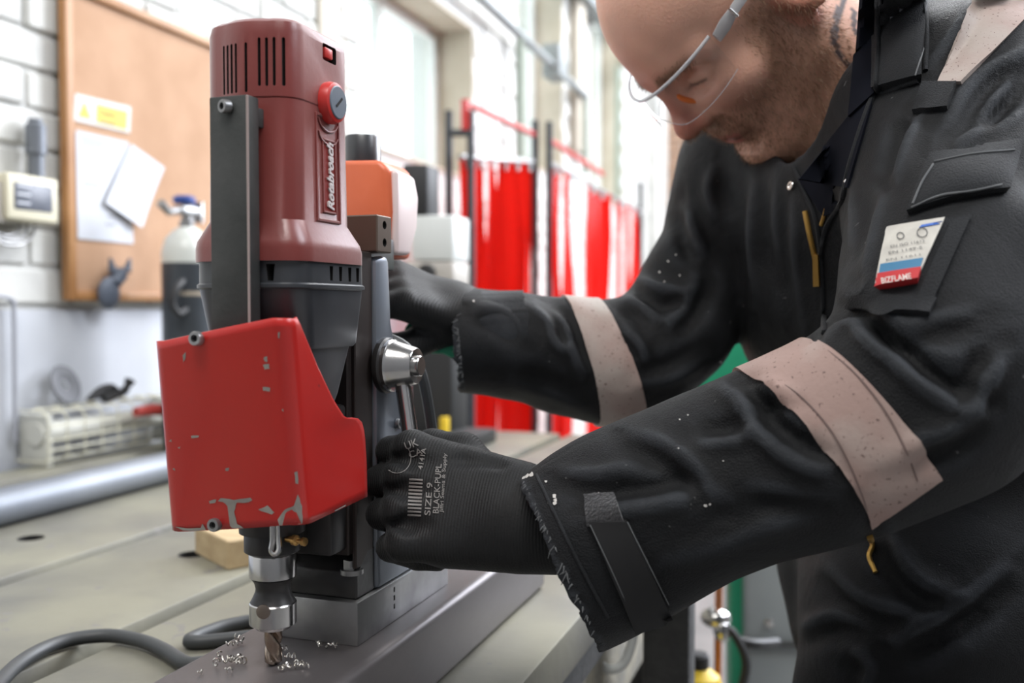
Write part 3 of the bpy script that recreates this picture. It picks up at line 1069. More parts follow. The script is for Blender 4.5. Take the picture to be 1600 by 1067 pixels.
# thermostat box, its conduit and wires
tq = [PX(p, q, WX+.05) for p, q in ((10, 268), (91, 281), (89, 348), (12, 340))]
ty0, ty1, tz0, tz1 = tq[0][1], tq[1][1], tq[3][2]-.002, tq[0][2]
th_ = thing('wall_thermostat', 'cream thermostat box with a dark panel on the brick wall', 'thermostat', (WX, ty0, tz0))
MB().box(WX+.002, WX+.05, ty0, ty1, tz0, tz1, .005, 3).obj('case', 'cream_plastic', th_)
scr = MB().box(WX+.049, WX+.0515, ty0+.016, ty1-.016, tz0+.020, tz1-.016, .002).obj('panel', 'screen_grey', th_)
for k in range(3):
    MB().box(WX+.051, WX+.0522, ty0+.022, ty0+.052, tz0+.030+k*.016, tz0+.034+k*.016).obj('button', 'paper_white', scr)
q = PX(55, 245, WX+.02)
cd_ = MB().lathe([(.015, 0), (.015, .045), (.019, .045), (.019, .10), (.013, .105), (.013, .112)], (WX+.022, q[1], tz1+.002), n=20)
tag(cd_.obj('conduit_gland', 'galv_pipe'), 'short shiny conduit fitting standing above the thermostat box', 'conduit')
wr = thing('wire_loops', 'loose grey wires hanging in loops under the thermostat box', 'wire', (WX+.02, ty0, tz0))
for k in range(3):
    r_ = .034+.012*k
    MB().tube([(WX+.014+.006*k, ty0+.03+r_*math.cos(a), tz0-.003+r_*.75*math.sin(a)) for a in np.linspace(-math.pi, 0, 14)], .0028, 8).obj('wire', 'worn_steel', wr)
bx_ = PX(2, 300, WX+.04)
jb = MB().box(WX+.002, WX+.04, bx_[1]-.06, bx_[1]+.010, bx_[2]-.055, bx_[2]+.02, .004).obj('junction_box', 'machine_beige')
tag(jb, 'beige junction box at the left of the thermostat', 'box')
cp = [PX(p, q, WX+.010) for p, q in ((-40, 458), (8, 464), (18, 470), (22, 490), (24, 690))]
tag(MB().tube(spline(cp, 5), .0045, 8).obj('wall_conduit', 'grey_ink'), 'thin grey conduit running down the wall left of the heater', 'conduit')

# pipes high on the wall
wp = thing('wall_pipework', 'dark pipe run with vertical drops high on the sunlit white wall', 'pipe', (WX+.06, 2.6, 1.5))
MB().cyl((WX+.06, 2.6, 1.62), (WX+.06, 5.45, 1.53), .022, 14).obj('pipe', 'cabinet_grey', wp)
for y, z0, z1 in ((4.26, .86, 1.60), (5.45, 1.08, 1.53), (6.3, .95, 1.9)):
    MB().cyl((WX+.06, y, z0), (WX+.06, y, z1), .018, 12).obj('drop_pipe', mat('pipe_green', (.20, .24, .19), .5), wp)
MB().box(WX+.01, WX+.11, 4.76, 4.92, 1.49, 1.66, .01).obj('junction', 'cabinet_grey', wp)
wp2 = MB().box(WX+.01, WX+.10, 4.15, 6.9, 2.06, 2.12, .006).obj('cable_tray', 'cabinet_grey')
tag(wp2, 'long grey cable tray along the top of the white wall', 'cable tray')


# welding screens with red strips
def screen(name, label, A, B, za, zb, ns, seed, gaps, single=()):
    """free-standing screen from post A to post B (picture x, distance); za, zb heights of the post tops"""
    pa, pb2 = P(A[0], 480, A[1]), P(B[0], 480, B[1])
    pa[2] = pb2[2] = 0
    d = pb2-pa
    ln_ = np.linalg.norm(d)
    d /= ln_
    nr = np.array([-d[1], d[0], 0])
    t = thing(name, label, 'welding screen', (pa[0], pa[1], -.9))
    for e_, p, z in ((0, pa, za), (1, pb2, zb)):
        for s_ in ((0,) if e_ in single else (-1, 1)):
            q = p+RT*.037*s_
            MB().box(q[0]-.011, q[0]+.011, q[1]-.011, q[1]+.011, -.88, z, .002, 1).obj('post', 'screen_frame', t)
        a, b = p-RT*.037, p+RT*.037
        for zz in () if e_ in single else (z-.075, -.86):
            MB().cyl((a[0], a[1], zz), (b[0], b[1], zz), .013, 10).obj('cross_piece', 'screen_frame', t)
        if e_ == 0 and e_ in single:
            continue                          # hooked to its neighbour, no foot of its own
        f0, f1 = p-nr*.20, p+nr*.20
        MB().tube([(f0[0], f0[1], -.885), (f1[0], f1[1], -.885)], .014, 8).obj('foot', 'screen_frame', t)
    zr = min(za, zb)
    MB().tube([(pa[0], pa[1], za-.155), (pb2[0], pb2[1], zb-.155)], .010, 10).obj('rail', 'worn_steel', t)
    r = random.Random(seed)
    wd = ln_/ns
    for k in range(ns):
        if k in gaps:
            continue
        c_ = pa+d*(wd*(k+.5))
        zt = za-.16+(zb-za)*(k+.5)/ns
        a_ = r.uniform(-.25, .25)
        w2 = wd*.56
        rings_t, rings_b = [], []
        tw = r.uniform(-.3, .3)
        mb_ = MB()
        vs_ = []
        nr_, nc_ = 8, 6
        for j in range(nr_+1):
            z_ = zt-(zt+.76)*j/nr_
            for i in range(nc_+1):
                u = (i/nc_-.5)*2
                o_ = c_+d*(u*w2*(.72+.28*min(1, j/2.5)))+nr*(.022*(1-u*u)+.014*math.sin(j*1.1+k)*u+a_*.05*u)
                vs_.append((o_[0], o_[1], z_))
        mb_.poly(vs_, [(j*(nc_+1)+i, j*(nc_+1)+i+1, (j+1)*(nc_+1)+i+1, (j+1)*(nc_+1)+i) for j in range(nr_) for i in range(nc_)])
        bmesh.ops.solidify(mb_.b, geom=mb_.b.faces[:], thickness=.003)
        so = mb_.obj('curtain_strip', 'pvc_red', t, smooth=60)
        hk = c_
        MB().cyl((hk[0], hk[1], zt-.03), (hk[0], hk[1], zt+.02), .008, 8).obj('hook', 'worn_steel', so)
    return t, pa, pb2


s1, pa, pb2 = screen('welding_screen', 'welding screen with dense red plastic strips between two black frames, behind the far arm', (719, 3.25), (836, 3.6), .966, 1.0, 6, 3, (), (1,))
MB().tube([(pa[0]+.02, pa[1], .99), (pb2[0], pb2[1], .945)], .011, 10).obj('top_bar', 'bright_red_plastic', s1)
MB().cyl((pa[0]+.02, pa[1], .90), (pa[0]+.02, pa[1], 1.0), .015, 10).obj('red_post', 'bright_red_plastic', s1)
s2, pa2, pb3 = screen('welding_screen', 'welding screen with spaced red strips, farther from the drill and partly behind the man', (858, 3.62), (1000, 5.0), 1.0, .955, 9, 5, (2, 5), (0, 1))
MB().tube([(pa2[0], pa2[1], .93), tuple((pa2+pb3)/2+np.array([0, 0, .90]))], .011, 10).obj('top_bar', 'bright_red_plastic', s2)

# small machine at the far end of the bench
mx0 = P(672, 480, 2.12)
mc = thing('bench_machine', 'narrow white and black machine on the far end of the bench', 'machine', (mx0[0], mx0[1], 0))


def mbox(x0, x1, y0_, y1_, name, m, dd=.10, parent=None, bev=.006, dep=2.12):
    a_, c_ = P(x0, y1_, dep), P(x1, y0_, dep)
    return MB().prism([P(x0, y1_, dep), P(x1, y1_, dep), P(x1, y0_, dep), P(x0, y0_, dep)], (0, dd, 0), bev).obj(name, m, parent or mc)


mbox(640, 706, 448, 690, 'column_base', 'black_rubber')
MB().box(mx0[0]-.12, mx0[0]+.12, mx0[1]-.05, mx0[1]+.10, 0, .03, .004).obj('base_plate', 'black_rubber', mc)
bd_ = mbox(628, 708, 408, 447, 'control_band', 'machine_beige')
kq = P(668, 427, 2.118)
MB().lathe([(.020, 0), (.020, .012), (.016, .016)], kq, (0, -1, 0), 20).obj('knob', 'black_rubber', bd_)
mbox(642, 708, 336, 407, 'head', 'machine_white')
mbox(628, 668, 256, 335, 'motor', 'black_rubber', .07)
yb = P(692, 480, 2.02)
tag(MB().box(yb[0]-.008, yb[0]+.008, yb[1], yb[1]+.016, 0, .072, .001).obj('yellow_bar', 'yellow_paint'), 'short yellow bar standing on the bench beside the black machine base', 'bar')

# green machine beyond the bench, between the man's arms
g0 = P(1150, 480, 2.5)
gm = thing('green_machine', 'green and grey workshop machine standing behind the man beside the bench', 'machine', (g0[0], g0[1], -.9))


def gbox(x0, x1, y0_, y1_, name, m, dd=.3, d=2.5, bev=.006, parent=None):
    return MB().prism([P(x0, y1_, d), P(x1, y1_, d), P(x1, y0_, d), P(x0, y0_, d)], tuple(FW*dd*np.array([1, 1, 0])), bev).obj(name, m, parent or gm)


gbox(1058, 1300, 430, 614, 'green_panel', 'machine_green')
gbox(1075, 1300, 617, 648, 'lower_rail', 'slot_grey', .28)
for px in (1091, 1180):
    q = P(px, 628, 2.49)
    MB().lathe([(.014, 0), (.014, .012), (.010, .016)], q, -FW, 14).obj('bolt_head', 'bright_steel', gm)
gbox(1142, 1162, 650, 1200, 'green_post', 'machine_green', .06)
cab = gbox(1166, 1330, 700, 1208, 'cabinet', 'cabinet_grey', .25, 2.46)
for px, py in ((1201, 972),):
    MB().lathe([(.011, 0), (.011, .010), (.005, .012), (.005, .02)], P(px, py, 2.46), -FW, 16).obj('cabinet_lock', 'bright_steel', cab)
MB().prism([P(*p, 2.457) for p in ((1216, 872), (1246, 872), (1246, 886), (1216, 886))], tuple(FW*.003)).obj('cabinet_plate', 'cream_plastic', cab)
gbox(1166, 1330, 1003, 1012, 'cabinet_rail', 'slot_grey', .015, 2.435)
# gas fittings and odds and ends below the bench
vf = P(1122, 960, 1.5)
va = thing('gas_valve', 'chrome valve on an upright copper pipe below the arm', 'valve', (vf[0], vf[1], -.9))
MB().tube([P(1124, 880, 1.5), P(1122, 1000, 1.5), (vf[0], vf[1], -.88)], .006, 10).obj('copper_pipe', 'copper', va)
MB().ball(P(1118, 965, 1.5), (.024, .02, .016), 14).obj('valve_body', 'bright_steel', va)
MB().ball(P(1128, 985, 1.49), (.014, .014, .018), 12).obj('valve_cap', 'bright_steel', va)
MB().tube(spline([P(1128, 975, 1.49), P(1150, 995, 1.48), P(1166, 1040, 1.47), P(1150, 1100, 1.46)], 6), .007, 8).obj('hose', 'black_rubber', va)
MB().tube(spline([P(1150, 1000, 1.5), P(1180, 1006, 1.5), P(1214, 1004, 1.55)], 6), .008, 8).obj('hose', 'black_rubber', va)
dp = P(1040, 1000, 1.14)
po = MB().box(dp[0]-.028, dp[0]+.028, dp[1], dp[1]+.05, -.9, -.02, .004).obj('trolley_post', 'slot_grey')
tag(po, 'dark grey square steel post standing on the floor right of the bench edge', 'post')
yb = P(1092, 1045, 1.42)
yt = thing('yellow_bottle', 'yellow plastic bottle in the shade below the sleeve', 'bottle', (yb[0], yb[1], -.9))
MB().lathe([(.034, -.40), (.036, -.39), (.036, -.02), (.030, .0), (.014, .012)], (yb[0], yb[1], yb[2]-.01), n=22).obj('body', 'yellow_paint', yt)
MB().lathe([(.015, .013), (.015, .030), (.012, .034)], (yb[0], yb[1], yb[2]-.01), n=18).obj('cap', 'black_rubber', yt)
sh_ = MB().box(yb[0]-.05, yb[0]+.12, yb[1]-.05, yb[1]+.06, yb[2]-.435, yb[2]-.411, .003)
for dx_ in (-.048, .106):
    for dy_ in (-.048, .046):
        sh_.box(yb[0]+dx_, yb[0]+dx_+.012, yb[1]+dy_, yb[1]+dy_+.012, -.9, yb[2]-.435)
tag(sh_.obj('low_shelf', 'cabinet_grey'), 'low grey steel stand on the floor that carries the yellow bottle', 'stand')
tag(MB().tube(spline([P(990, 968, 1.12), P(988, 1000, 1.12), P(976, 1034, 1.12), P(955, 1046, 1.12), P(935, 1030, 1.13), P(925, 960, 1.14)], 6), .0055, 10).obj('white_hose', 'machine_white'), 'white hose hanging in a loop at the bench edge under the cuff', 'hose')
# ================================================================== the man: fields, surface nets
class Field:
    """signed distance sampled on a grid; shapes are blended in and polygonised with surface nets"""

    def __init__(s, lo, hi, h):
        s.lo, s.h = np.array(lo, float), h
        s.n = np.ceil((np.array(hi)-s.lo)/h).astype(int)+1
        s.f = np.full(s.n, .15, np.float32)
        s.ax = [(s.lo[i]+h*np.arange(s.n[i])).astype(np.float32) for i in range(3)]

    def _blk(s, lo, hi):
        a = np.clip(np.floor((np.array(lo)-s.lo)/s.h).astype(int), 0, s.n)
        b = np.clip(np.ceil((np.array(hi)-s.lo)/s.h).astype(int)+1, 0, s.n)
        sl = tuple(slice(a[i], b[i]) for i in range(3))
        return sl, s.ax[0][sl[0]][:, None, None], s.ax[1][sl[1]][None, :, None], s.ax[2][sl[2]][None, None, :]

    def _mix(s, sl, d, k, op):
        a = s.f[sl]
        if a.size == 0:
            return
        if op == 'cut':
            h = np.clip(.5-.5*(a+d)/k, 0, 1)
            s.f[sl] = a*(1-h)-d*h+k*h*(1-h)
        else:
            h = np.clip(.5+.5*(a-d)/k, 0, 1)
            s.f[sl] = a*(1-h)+d*h-k*h*(1-h)

    def cone(s, a, b, ra, rb=None, k=.02, op='add', m=.03):
        rb = ra if rb is None else rb
        a, b = np.array(a, float), np.array(b, float)
        R = max(ra, rb)+m+k
        sl, x, y, z = s._blk(np.minimum(a, b)-R, np.maximum(a, b)+R)
        ba = b-a
        L2 = max(float(ba@ba), 1e-12)
        px, py, pz = x-a[0], y-a[1], z-a[2]
        t = np.clip((px*ba[0]+py*ba[1]+pz*ba[2])/L2, 0, 1)
        d = np.sqrt((px-t*ba[0])**2+(py-t*ba[1])**2+(pz-t*ba[2])**2)-(ra+t*(rb-ra))
        s._mix(sl, d.astype(np.float32), k, op)

    def chain(s, pts, rad, k=.02, op='add', m=.03):
        for i in range(len(pts)-1):
            s.cone(pts[i], pts[i+1], rad[i], rad[i+1], k, op, m)

    def ell(s, c, r, A=None, k=.02, op='add', m=.03):
        """ellipsoid; columns of A are its axes"""
        c, r = np.array(c, float), np.array(r, float)
        A = np.eye(3) if A is None else np.array(A)
        R = np.abs(A) @ r+m+k
        sl, x, y, z = s._blk(c-R, c+R)
        q = [((x-c[0])*A[0, i]+(y-c[1])*A[1, i]+(z-c[2])*A[2, i])/r[i] for i in range(3)]
        k0 = np.sqrt(q[0]**2+q[1]**2+q[2]**2)+1e-9
        k1 = np.sqrt((q[0]/r[0])**2+(q[1]/r[1])**2+(q[2]/r[2])**2)+1e-9
        s._mix(sl, (k0*(k0-1)/k1).astype(np.float32), k, op)

    def half(s, o, n):
        """cut away everything on the side n points to"""
        x, y, z = s.ax[0][:, None, None], s.ax[1][None, :, None], s.ax[2][None, None, :]
        s.f = np.maximum(s.f, ((x-o[0])*n[0]+(y-o[1])*n[1]+(z-o[2])*n[2]).astype(np.float32))

    def noise(s, amp, freq, seed, stretch=(1, 1, 1)):
        """soft lumps: a few octaves of smoothed random waves"""
        r = np.random.default_rng(seed)
        x, y, z = s.ax[0][:, None, None], s.ax[1][None, :, None], s.ax[2][None, None, :]
        tot = 0
        for i in range(5):
            d = r.normal(size=3)
            d = d/np.linalg.norm(d)*freq*(.7+.6*r.random())*np.array(stretch)
            tot = tot+np.sin(x*d[0]+y*d[1]+z*d[2]+r.random()*6.28)
        s.f = s.f+(amp*tot/2.2).astype(np.float32)

    def sample(s, p):
        g = (np.asarray(p)-s.lo)/s.h
        i = np.clip(np.floor(g).astype(int), 0, s.n-2)
        t = np.clip(g-i, 0, 1)
        v = 0
        for dx in (0, 1):
            for dy in (0, 1):
                for dz in (0, 1):
                    w_ = (t[..., 0] if dx else 1-t[..., 0])*(t[..., 1] if dy else 1-t[..., 1])*(t[..., 2] if dz else 1-t[..., 2])
                    v = v+w_*s.f[i[..., 0]+dx, i[..., 1]+dy, i[..., 2]+dz]
        return v

    def hit(s, px, py, d0=.3, d1=1.7):
        """first point of the surface under a picture point"""
        ds = np.linspace(d0, d1, 700)
        v = s.sample(CAM+ds[:, None]*ray(px, py)[None])
        j = np.nonzero(v < 0)[0]
        if len(j) == 0:
            return None
        j = max(j[0], 1)
        f = v[j-1]/(v[j-1]-v[j]+1e-12)
        return CAM+(ds[j-1]+f*(ds[j]-ds[j-1]))*ray(px, py)

    def mesh(s):
        f = s.f
        n = s.n
        ins = f < 0
        cs = [ins[dx:n[0]-1+dx, dy:n[1]-1+dy, dz:n[2]-1+dz] for dx in (0, 1) for dy in (0, 1) for dz in (0, 1)]
        cnt = sum(c.astype(np.int8) for c in cs)
        act = (cnt > 0) & (cnt < 8)
        idx = np.argwhere(act)
        ids = np.full(act.shape, -1, np.int64)
        ids[act] = np.arange(len(idx))
        acc = np.zeros((len(idx), 3))
        num = np.zeros(len(idx))
        corner = [(dx, dy, dz) for dx in (0, 1) for dy in (0, 1) for dz in (0, 1)]
        for a in range(8):
            for b in range(a+1, 8):
                ca, cb = np.array(corner[a]), np.array(corner[b])
                if abs(ca-cb).sum() != 1:
                    continue
                va = f[idx[:, 0]+ca[0], idx[:, 1]+ca[1], idx[:, 2]+ca[2]]
                vb = f[idx[:, 0]+cb[0], idx[:, 1]+cb[1], idx[:, 2]+cb[2]]
                m = (va < 0) != (vb < 0)
                t = np.where(m, va/(va-vb+1e-20), 0)
                acc += np.where(m[:, None], ca+(cb-ca)*t[:, None], 0)
                num += m
        V = s.lo+s.h*(idx+acc/num[:, None])
        faces = []
        for ax in range(3):
            o1, o2 = (ax+1) % 3, (ax+2) % 3
            lo_ = [slice(None)]*3
            hi_ = [slice(None)]*3
            lo_[ax], hi_[ax] = slice(0, n[ax]-1), slice(1, n[ax])
            A_, B_ = ins[tuple(lo_)], ins[tuple(hi_)]
            e = np.argwhere(A_ != B_)
            e = e[(e[:, o1] > 0) & (e[:, o2] > 0) & (e[:, o1] < n[o1]-1) & (e[:, o2] < n[o2]-1)]
            q = []
            for d1_, d2_ in ((0, 0), (1, 0), (1, 1), (0, 1)):
                c_ = e.copy()
                c_[:, o1] -= d1_
                c_[:, o2] -= d2_
                q.append(ids[c_[:, 0], c_[:, 1], c_[:, 2]])
            q = np.stack(q, 1)
            fl = A_[e[:, 0], e[:, 1], e[:, 2]]
            q[~fl] = q[~fl][:, ::-1]
            faces.append(q)
        return V, np.concatenate(faces)


def np_obj(name, V, Fc, m, parent=None, smooth=True):
    me = bpy.data.meshes.new(name)
    off = np.array(wloc(parent)) if parent is not None else 0
    me.from_pydata((V-off).tolist(), [], Fc.tolist())
    me.update()
    o = bpy.data.objects.new(name, me)
    C.objects.link(o)
    me.materials.append(MATS[m] if isinstance(m, str) else m)
    if smooth:
        me.polygons.foreach_set('use_smooth', [True]*len(me.polygons))
    if parent is not None:
        o.parent = parent
    return o


def tree(V, Fc):
    return BVHTree.FromPolygons([tuple(v) for v in V], [tuple(int(i) for i in q) for q in Fc])


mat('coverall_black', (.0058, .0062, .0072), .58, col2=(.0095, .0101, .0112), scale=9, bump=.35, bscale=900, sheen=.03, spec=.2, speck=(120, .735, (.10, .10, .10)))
mat('coverall_trim', (.010, .0112, .0132), .66, col2=(.016, .0172, .0195), scale=14, bump=.35, bscale=900, sheen=.05, spec=.2)
mat('thread', (.10, .105, .11), .8, sheen=.3)
mat('reflective_tape', (.36, .245, .215), .6, col2=(.44, .39, .355), scale=9, lo=.4, hi=.6, bump=.08, bscale=300, speck=(420, .66, (.14, .09, .08)))
mat('glove_black', (.011, .0115, .012), .58, col2=(.016, .0165, .017), scale=30, bump=.15, bscale=700, sheen=.06, spec=.22)
mat('glove_print', (.22, .21, .20), .7)
mat('navy_tshirt', (.004, .005, .010), .9, spec=.15)
mat('boot_leather', (.03, .025, .02), .5)
mat('velcro', (.03, .03, .033), .95, bump=.8, bscale=500, sheen=.4)
mat('paint_fleck', (.62, .60, .57), .7)
mat('green_lining', (.02, .20, .11), .8, sheen=.1)

# fold crests painted paler: rubbed cloth plus highlights put into the colour
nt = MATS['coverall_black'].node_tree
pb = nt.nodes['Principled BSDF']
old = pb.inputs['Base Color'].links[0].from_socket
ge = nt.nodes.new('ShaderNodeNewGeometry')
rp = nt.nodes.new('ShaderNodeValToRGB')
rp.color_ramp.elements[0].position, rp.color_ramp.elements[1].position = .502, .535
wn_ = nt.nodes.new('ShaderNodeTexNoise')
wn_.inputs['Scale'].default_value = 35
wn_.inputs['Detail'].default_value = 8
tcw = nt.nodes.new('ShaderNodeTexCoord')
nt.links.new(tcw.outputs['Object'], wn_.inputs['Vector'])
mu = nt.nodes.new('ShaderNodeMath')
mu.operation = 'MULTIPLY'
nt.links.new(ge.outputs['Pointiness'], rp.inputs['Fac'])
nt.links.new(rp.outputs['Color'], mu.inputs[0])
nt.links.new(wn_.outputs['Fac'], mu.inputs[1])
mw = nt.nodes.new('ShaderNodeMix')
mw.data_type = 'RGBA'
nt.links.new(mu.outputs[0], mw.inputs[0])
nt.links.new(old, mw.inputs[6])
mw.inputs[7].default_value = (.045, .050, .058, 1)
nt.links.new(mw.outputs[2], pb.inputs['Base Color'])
cr = nt.nodes.new('ShaderNodeTexNoise')
cr.inputs['Scale'].default_value = 16
cr.inputs['Detail'].default_value = 5
cr.inputs['Distortion'].default_value = .8
nt.links.new(tcw.outputs['Object'], cr.inputs['Vector'])
ab = nt.nodes.new('ShaderNodeMath')
ab.operation = 'SUBTRACT'
ab.inputs[1].default_value = .5
ab2 = nt.nodes.new('ShaderNodeMath')
ab2.operation = 'ABSOLUTE'
nt.links.new(cr.outputs['Fac'], ab.inputs[0])
nt.links.new(ab.outputs[0], ab2.inputs[0])
b2 = nt.nodes.new('ShaderNodeBump')
b2.inputs['Strength'].default_value = .30
b2.inputs['Distance'].default_value = .012
nt.links.new(ab2.outputs[0], b2.inputs['Height'])
b1 = [n for n in nt.nodes if n.type == 'BUMP' and n != b2][0]
nt.links.new(b2.outputs['Normal'], b1.inputs['Normal'])

# knitted ribs of the gloves
nt = MATS['glove_black'].node_tree
wv_ = nt.nodes.new('ShaderNodeTexWave')
wv_.inputs['Scale'].default_value = 150
wv_.inputs['Distortion'].default_value = .6
tcw = nt.nodes.new('ShaderNodeTexCoord')
nt.links.new(tcw.outputs['Object'], wv_.inputs['Vector'])
b2 = nt.nodes.new('ShaderNodeBump')
b2.inputs['Strength'].default_value = .25
b2.inputs['Distance'].default_value = .0012
nt.links.new(wv_.outputs['Fac'], b2.inputs['Height'])
b1 = [n for n in nt.nodes if n.type == 'BUMP' and n != b2][0]
nt.links.new(b2.outputs['Normal'], b1.inputs['Normal'])

man = thing('person', 'bald bearded man in a black coverall and clear safety glasses bending over the drill', 'person', (.06, .98, -.9))

# ------------------------------------------------------------------ head and neck (one skin surface)
HA = np.array([[-0.4943, 0.6045, -0.6223], [-0.2578, -0.7849, -0.5589], [-0.8285, -0.1163, 0.5453]])
HT = np.array([-.0979, .9043, .5678])


def HW(p):
    return (HA @ np.asarray(p, float).T).T+HT


hf = Field((-.24, -.125, -.29), (.15, .125, .165), .0029)
hf.ell((-.012, 0, .052), (.098, .077, .090), k=.02)
hf.ell((.030, 0, .045), (.064, .064, .072), k=.03)
hf.ell((.040, 0, -.020), (.052, .056, .062), k=.03)
for sgn in (1, -1):
    hf.cone((.058, sgn*.017, -.091), (.000, sgn*.052, -.052), .021, .019, k=.025)
    hf.cone((.000, sgn*.053, -.050), (-.012, sgn*.062, .000), .018, .018, k=.025)
    hf.ell((.057, sgn*.037, -.014), (.030, .028, .022), k=.020)             # cheek
    hf.cone((.086, sgn*.010, .030), (.066, sgn*.047, .031), .0125, .010, k=.014)  # brow ridge
hf.ell((.066, 0, -.097), (.023, .028, .018), k=.02)                         # chin
hf.ell((.059, 0, -.054), (.027, .034, .028), k=.02)                         # muzzle
for sgn in (1, -1):
    hf.ell((.090, sgn*.034, .013), (.021, .020, .0125), k=.012, op='cut')   # eye socket
    hf.ell((.0655, sgn*.034, .0095), (.0155, .0165, .0125), k=.003)         # eyeball under the lids
    hf.cone((.0785, sgn*.025, .0118), (.0705, sgn*.046, .0108), .0054, k=.004)   # upper lid
    hf.cone((.0790, sgn*.026, .0030), (.0725, sgn*.045, .0035), .0034, k=.004)
hf.cone((.0885, 0, .017), (.104, 0, -.017), .0085, .0110, k=.012)            # nose
hf.ell((.1050, 0, -.0205), (.0130, .0118, .0118), k=.006)
for sgn in (1, -1):
    hf.ell((.0905, sgn*.0130, -.0240), (.0130, .0085, .0092), k=.006)
    hf.ell((.0965, sgn*.0070, -.0330), (.0055, .0035, .0045), k=.003, op='cut')
hf.cone((.0815, -.014, -.0505), (.0815, .014, -.0505), .0070, k=.012)       # upper lip
hf.cone((.0835, 0, -.0550), (.0745, .024, -.0595), .0052, .0030, k=.006)
hf.cone((.0835, 0, -.0550), (.0745, -.024, -.0595), .0052, .0030, k=.006)
hf.cone((.0805, -.012, -.0668), (.0805, .012, -.0668), .0066, k=.008)       # lower lip
hf.chain([(.0715, -.027, -.0622), (.0895, 0, -.0610), (.0715, .027, -.0622)], [.0012, .0022, .0012], k=.003, op='cut')
hf.cone((.083, -.014, -.0775), (.083, .014, -.0775), .004, k=.012, op='cut')
for sgn in (1, -1):                                                        # ears
    A = np.array([[.93, 0, .30], [.10*sgn, .94, -.30*sgn], [-.30, .30, .90]])
    A = np.linalg.qr(A)[0]
    hf.ell((-.014, sgn*.079, .004), (.019, .0075, .033), A=A, k=.008)
    hf.ell((-.012, sgn*.087, .008), (.011, .006, .020), A=A, k=.006, op='cut')
    hf.ell((-.006, sgn*.0775, -.026), (.0085, .0055, .011), k=.006)
# neck, running on into the shoulders inside the clothes
nb = HA.T @ (P(1400, 190, .93)-HT)
nb2 = HA.T @ (P(1420, 300, .93)-HT)
hf.cone((-.030, 0, -.030), nb, .058, .062, k=.03)
hf.cone((-.020, 0, -.045), HA.T @ (P(1345, 225, .905)-HT), .052, .060, k=.03)
hv, hq = hf.mesh()
# ---- colours of the skin per vertex: beard shadow, lips, tattoo on the neck
x, y, z = hv[:, 0], hv[:, 1], hv[:, 2]
skin = np.tile(np.array([.80, .455, .335]), (len(hv), 1))
nz_ = np.random.default_rng(3)


def fbm(p, f0, seed, oct=4):
    r = np.random.default_rng(seed)
    v = 0
    for o_ in range(oct):
        for _ in range(4):
            d = r.normal(size=3)
            d = d/np.linalg.norm(d)*f0*2**o_
            v = v+np.sin(p @ d+r.random()*6.28)/(2**o_)/2.6
    return v


def sst(a, b, v):
    t = np.clip((v-a)/(b-a), 0, 1)
    return t*t*(3-2*t)


def blend(base, col, m):
    return base*(1-m[:, None])+np.array(col)*m[:, None]


skin *= (1+.10*fbm(hv, 60, 1))[:, None]
skin = blend(skin, (.50, .17, .12), sst(.088, .104, x)*sst(-.045, -.02, z)*.8)          # nose
skin = blend(skin, (.50, .19, .14), np.exp(-(((x-.075)/.03)**2+((np.abs(y)-.045)/.018)**2+((z+.02)/.02)**2))*.6)
ear_m = sst(.070, .076, np.abs(y))*sst(1.25, .8, ((x+.012)/.022)**2+((z-.001)/.038)**2)
skin = blend(skin, (.62, .20, .15), ear_m*.8)
jawline = z+.045+.25*np.maximum(x-.02, 0)
beard = sst(.018, -.020, z+.014+.42*np.maximum(x-.035, 0)-.03*(x < .03)+.006*fbm(hv, 110, 5))*sst(-.045, -.010, x+.2*np.minimum(z+.05, 0))*(1-sst(-.115, -.150, z))
side = sst(.060, .040, x)*sst(.006, -.01, x-.045)*sst(.05, -.01, z)*sst(.040, .055, np.abs(y))
mous = sst(.020, .010, np.abs(z+.047)-.006)*sst(.036, .026, np.abs(y))*sst(.052, .062, x)
bm = np.clip(beard*(.75+.25*fbm(hv, 500, 9))+.7*side*sst(-.005, .005, .045-x)*sst(-.03, -.0, x), 0, 1)
skin = blend(skin, (.34, .185, .11), bm*.44)
skin = blend(skin, (.20, .085, .045), mous*.65*(.8+.3*fbm(hv, 700, 4)))
under = sst(-.085, -.10, z)
skin = blend(skin, (.55, .34, .22), under*bm*.35)
lips = np.exp(-((z+.0565)/.0035)**2)*sst(.026, .018, np.abs(y))*(x > .064)+np.exp(-((z+.0660)/.0045)**2)*sst(.022, .014, np.abs(y))*(x > .064)
skin = blend(skin, (.45, .13, .12), np.clip(lips, 0, 1)*.75)
mouthline = np.exp(-((z+.0615)/.0016)**2)*sst(.029, .022, np.abs(y))*(x > .058)
skin = blend(skin, (.10, .03, .025), mouthline)
brow = np.exp(-((z-.033+.12*(np.abs(y)-.03)**2*100*.1)/.0055)**2)*sst(.010, .016, np.abs(y))*sst(.056, .048, np.abs(y))*(x > .055)
skin = blend(skin, (.24, .13, .08), brow*.7)
lash = np.exp(-((z-.0066)/.0016)**2)*sst(.014, .020, np.abs(y))*sst(.046, .041, np.abs(y))*(x > .062)
skin = blend(skin, (.06, .035, .03), lash*.85)
stub = sst(.02, -.02, x)*sst(.06, .0, z)*sst(-.045, -.02, z+.4*np.minimum(0, x))*(1-ear_m)
skin = blend(skin, (.33, .31, .30), stub*.55)
wv = HW(hv)
vv = wv-CAM
dep = vv @ FW
hpx, hpy = 800+FPX*(vv @ RT)/dep, 533.5-FPX*(vv @ UP)/dep
seen = (dep < .95)


